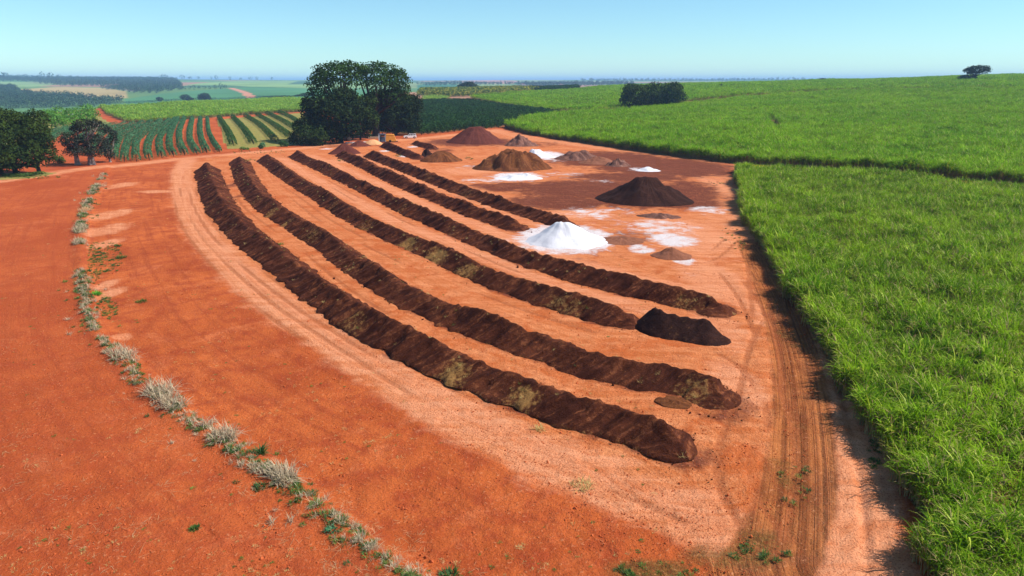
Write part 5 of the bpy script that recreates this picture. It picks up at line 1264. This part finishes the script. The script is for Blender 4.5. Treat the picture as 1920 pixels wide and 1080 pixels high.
def field_pts(n, rmin, rmax, azlo, azhi, seed):
    rng = np.random.default_rng(seed)
    r = np.exp(rng.uniform(math.log(rmin), math.log(rmax), n)); a = rng.uniform(R(azlo), R(azhi), n)
    return r * np.sin(a), r * np.cos(a), rng
cane_any = lambda x, y: in_poly(x, y, CANE_NEAR) | in_poly(x, y, CANE_MID)
on_win = lambda x, y: np.min([line_dist(x, y, L_[::10])[0] for L_ in WLINES[:4]], 0) < 2.6
x, y, rng = field_pts(2600, 22, 150, -44, 14, 31)
k = (~cane_any(x, y)) & (fbm(x / 5, y / 5, 3, 3) > 0.02) & ~on_win(x, y); x, y = x[k], y[k]; n = len(x); s_ = rng.uniform(0.10, 0.42, n)
scatter('field_sprigs', np.stack([x, y, Hf(x, y)], 1), np.stack([np.zeros(n), np.zeros(n), rng.uniform(0, 6.28, n)], 1), np.stack([s_, s_, s_ * .7], 1), [variant('sprig', v_.data.copy(), []) for v_ in wv[:2]] + [variant('dry_sprig', tuft_mesh('dry_sprig', 830 + q, 26, 0.3, 0.5, 0.03, (0.0, 1.2), (0.2, 1.2)), [M['drygrass']]) for q in range(3)], rng.integers(0, 5, n), 'tiny sprigs and dry tufts dotted over the red field', 'weeds')
sv_ = [variant('straw_bits', tuft_mesh('straw_bits', 850 + q, 7, 0.45, 0.7, 0.014, (-0.05, 0.12), (-0.2, 0.5), 3), [M['straw']]) for q in range(5)]
x, y, rng = field_pts(1500, 22, 120, -44, -3, 37)
ds, sd2, _ = line_dist(x, y, STRIP[::4])
k = (sd2 * 1.0 > 0) & (fbm(x / 6, y / 6, 9, 3) > 0.0) | (ds < 2.5); x, y = x[k], y[k]; n = len(x); s_ = rng.uniform(0.35, 1.0, n); print('straw', n)
scatter('straw_litter', np.stack([x, y, Hf(x, y) + 0.03], 1), np.stack([rng.normal(0, .1, n), rng.normal(0, .1, n), rng.uniform(0, 6.28, n)], 1), np.stack([s_, s_, s_], 1), sv_, rng.integers(0, 5, n), 'dry straw stalks strewn over the tilled red field', 'straw')

def clod_mesh(name, seed):
    rng = np.random.default_rng(seed)
    import bmesh
    bm = bmesh.new(); bmesh.ops.create_icosphere(bm, subdivisions=1, radius=0.5)
    for v in bm.verts: v.co *= rng.uniform(0.7, 1.15); v.co.z *= 0.7
    me = bpy.data.meshes.new(name); bm.to_mesh(me); bm.free(); return me
M['clod_red'] = simple_mat('red_clod', (0.34, 0.065, 0.02), (0.50, 0.12, 0.04), 2.0, 0.95, 0.05)
cv = [variant('clod', clod_mesh('clod', 900 + q), [M['clod_red']]) for q in range(4)]
x, y, rng = field_pts(42000, 22, 130, -44, 26, 41)
k = (~cane_any(x, y)) & (fbm(x / 3, y / 3, 13, 3) > -0.05); x, y = x[k], y[k]; n = len(x); s_ = np.exp(rng.normal(-3.05, 0.48, n)); print('clods', n)
scatter('earth_clods', np.stack([x, y, Hf(x, y)], 1), rng.uniform(0, 6.28, (n, 3)), np.stack([s_, s_, s_], 1), cv, rng.integers(0, 4, n), 'small red earth clods scattered over the bare ground', 'clods')
cvd = [variant('dark_clod', clod_mesh('dark_clod', 920 + q), [M['compost']]) for q in range(3)]
pts = []
for L_, w in zip(WLINES, WIN):
    Ls = np.concatenate([[0], np.cumsum(np.hypot(*np.diff(L_, axis=0).T))])
    for q in range(int(Ls[-1] * 22)):
        t = rng.uniform(0, Ls[-1]); c = np.array([np.interp(t, Ls, L_[:, 0]), np.interp(t, Ls, L_[:, 1])])
        a = rng.uniform(0, 6.28); pts.append(c + np.array([math.cos(a), math.sin(a)]) * (1.55 + abs(rng.normal(0, 0.45))) * (1 if t > Ls[-1] * .4 else 1.25))
pts = np.array(pts); n = len(pts); s_ = np.exp(rng.normal(-2.45, 0.5, n))
scatter('compost_clods', np.stack([pts[:, 0], pts[:, 1], H(pts[:, 0], pts[:, 1]) + .02], 1), rng.uniform(0, 6.28, (n, 3)), np.stack([s_, s_, s_ * .8], 1), cvd, rng.integers(0, 3, n), 'dark crumbs of compost spilled along the windrow feet', 'clods')

# dry tufts and a few green ones growing on the windrow flanks
X_ = np.concatenate([w[0] for w in WPTS[:4]]); Y_ = np.concatenate([w[1] for w in WPTS[:4]]); Z_ = np.concatenate([w[2] for w in WPTS[:4]]); T_ = np.concatenate([w[3] for w in WPTS[:4]])
k = rng.uniform(0, 1, len(X_)) < 0.012 + 0.16 * np.clip(T_ - 0.25, 0, 1); X_, Y_, Z_ = X_[k], Y_[k], Z_[k]; n = len(X_); print('tufts', n)
s_ = rng.uniform(0.2, 0.6, n)
scatter('windrow_tufts', np.stack([X_, Y_, Z_ - 0.02], 1), np.stack([np.zeros(n), np.zeros(n), rng.uniform(0, 6.28, n)], 1), np.stack([s_, s_, s_], 1), [variant('windrow_tuft', tuft_mesh('windrow_tuft', 870 + q, 30, 0.3, 0.6, 0.03, (0.1, 1.5), (0.0, 1.6), 3, 0.6, 2.0), [M['weed'] if q == 0 else M['drygrass']]) for q in range(5)], rng.integers(0, 5, n), 'dry yellow tufts sprouting on the flanks of the front windrows', 'dry grass')
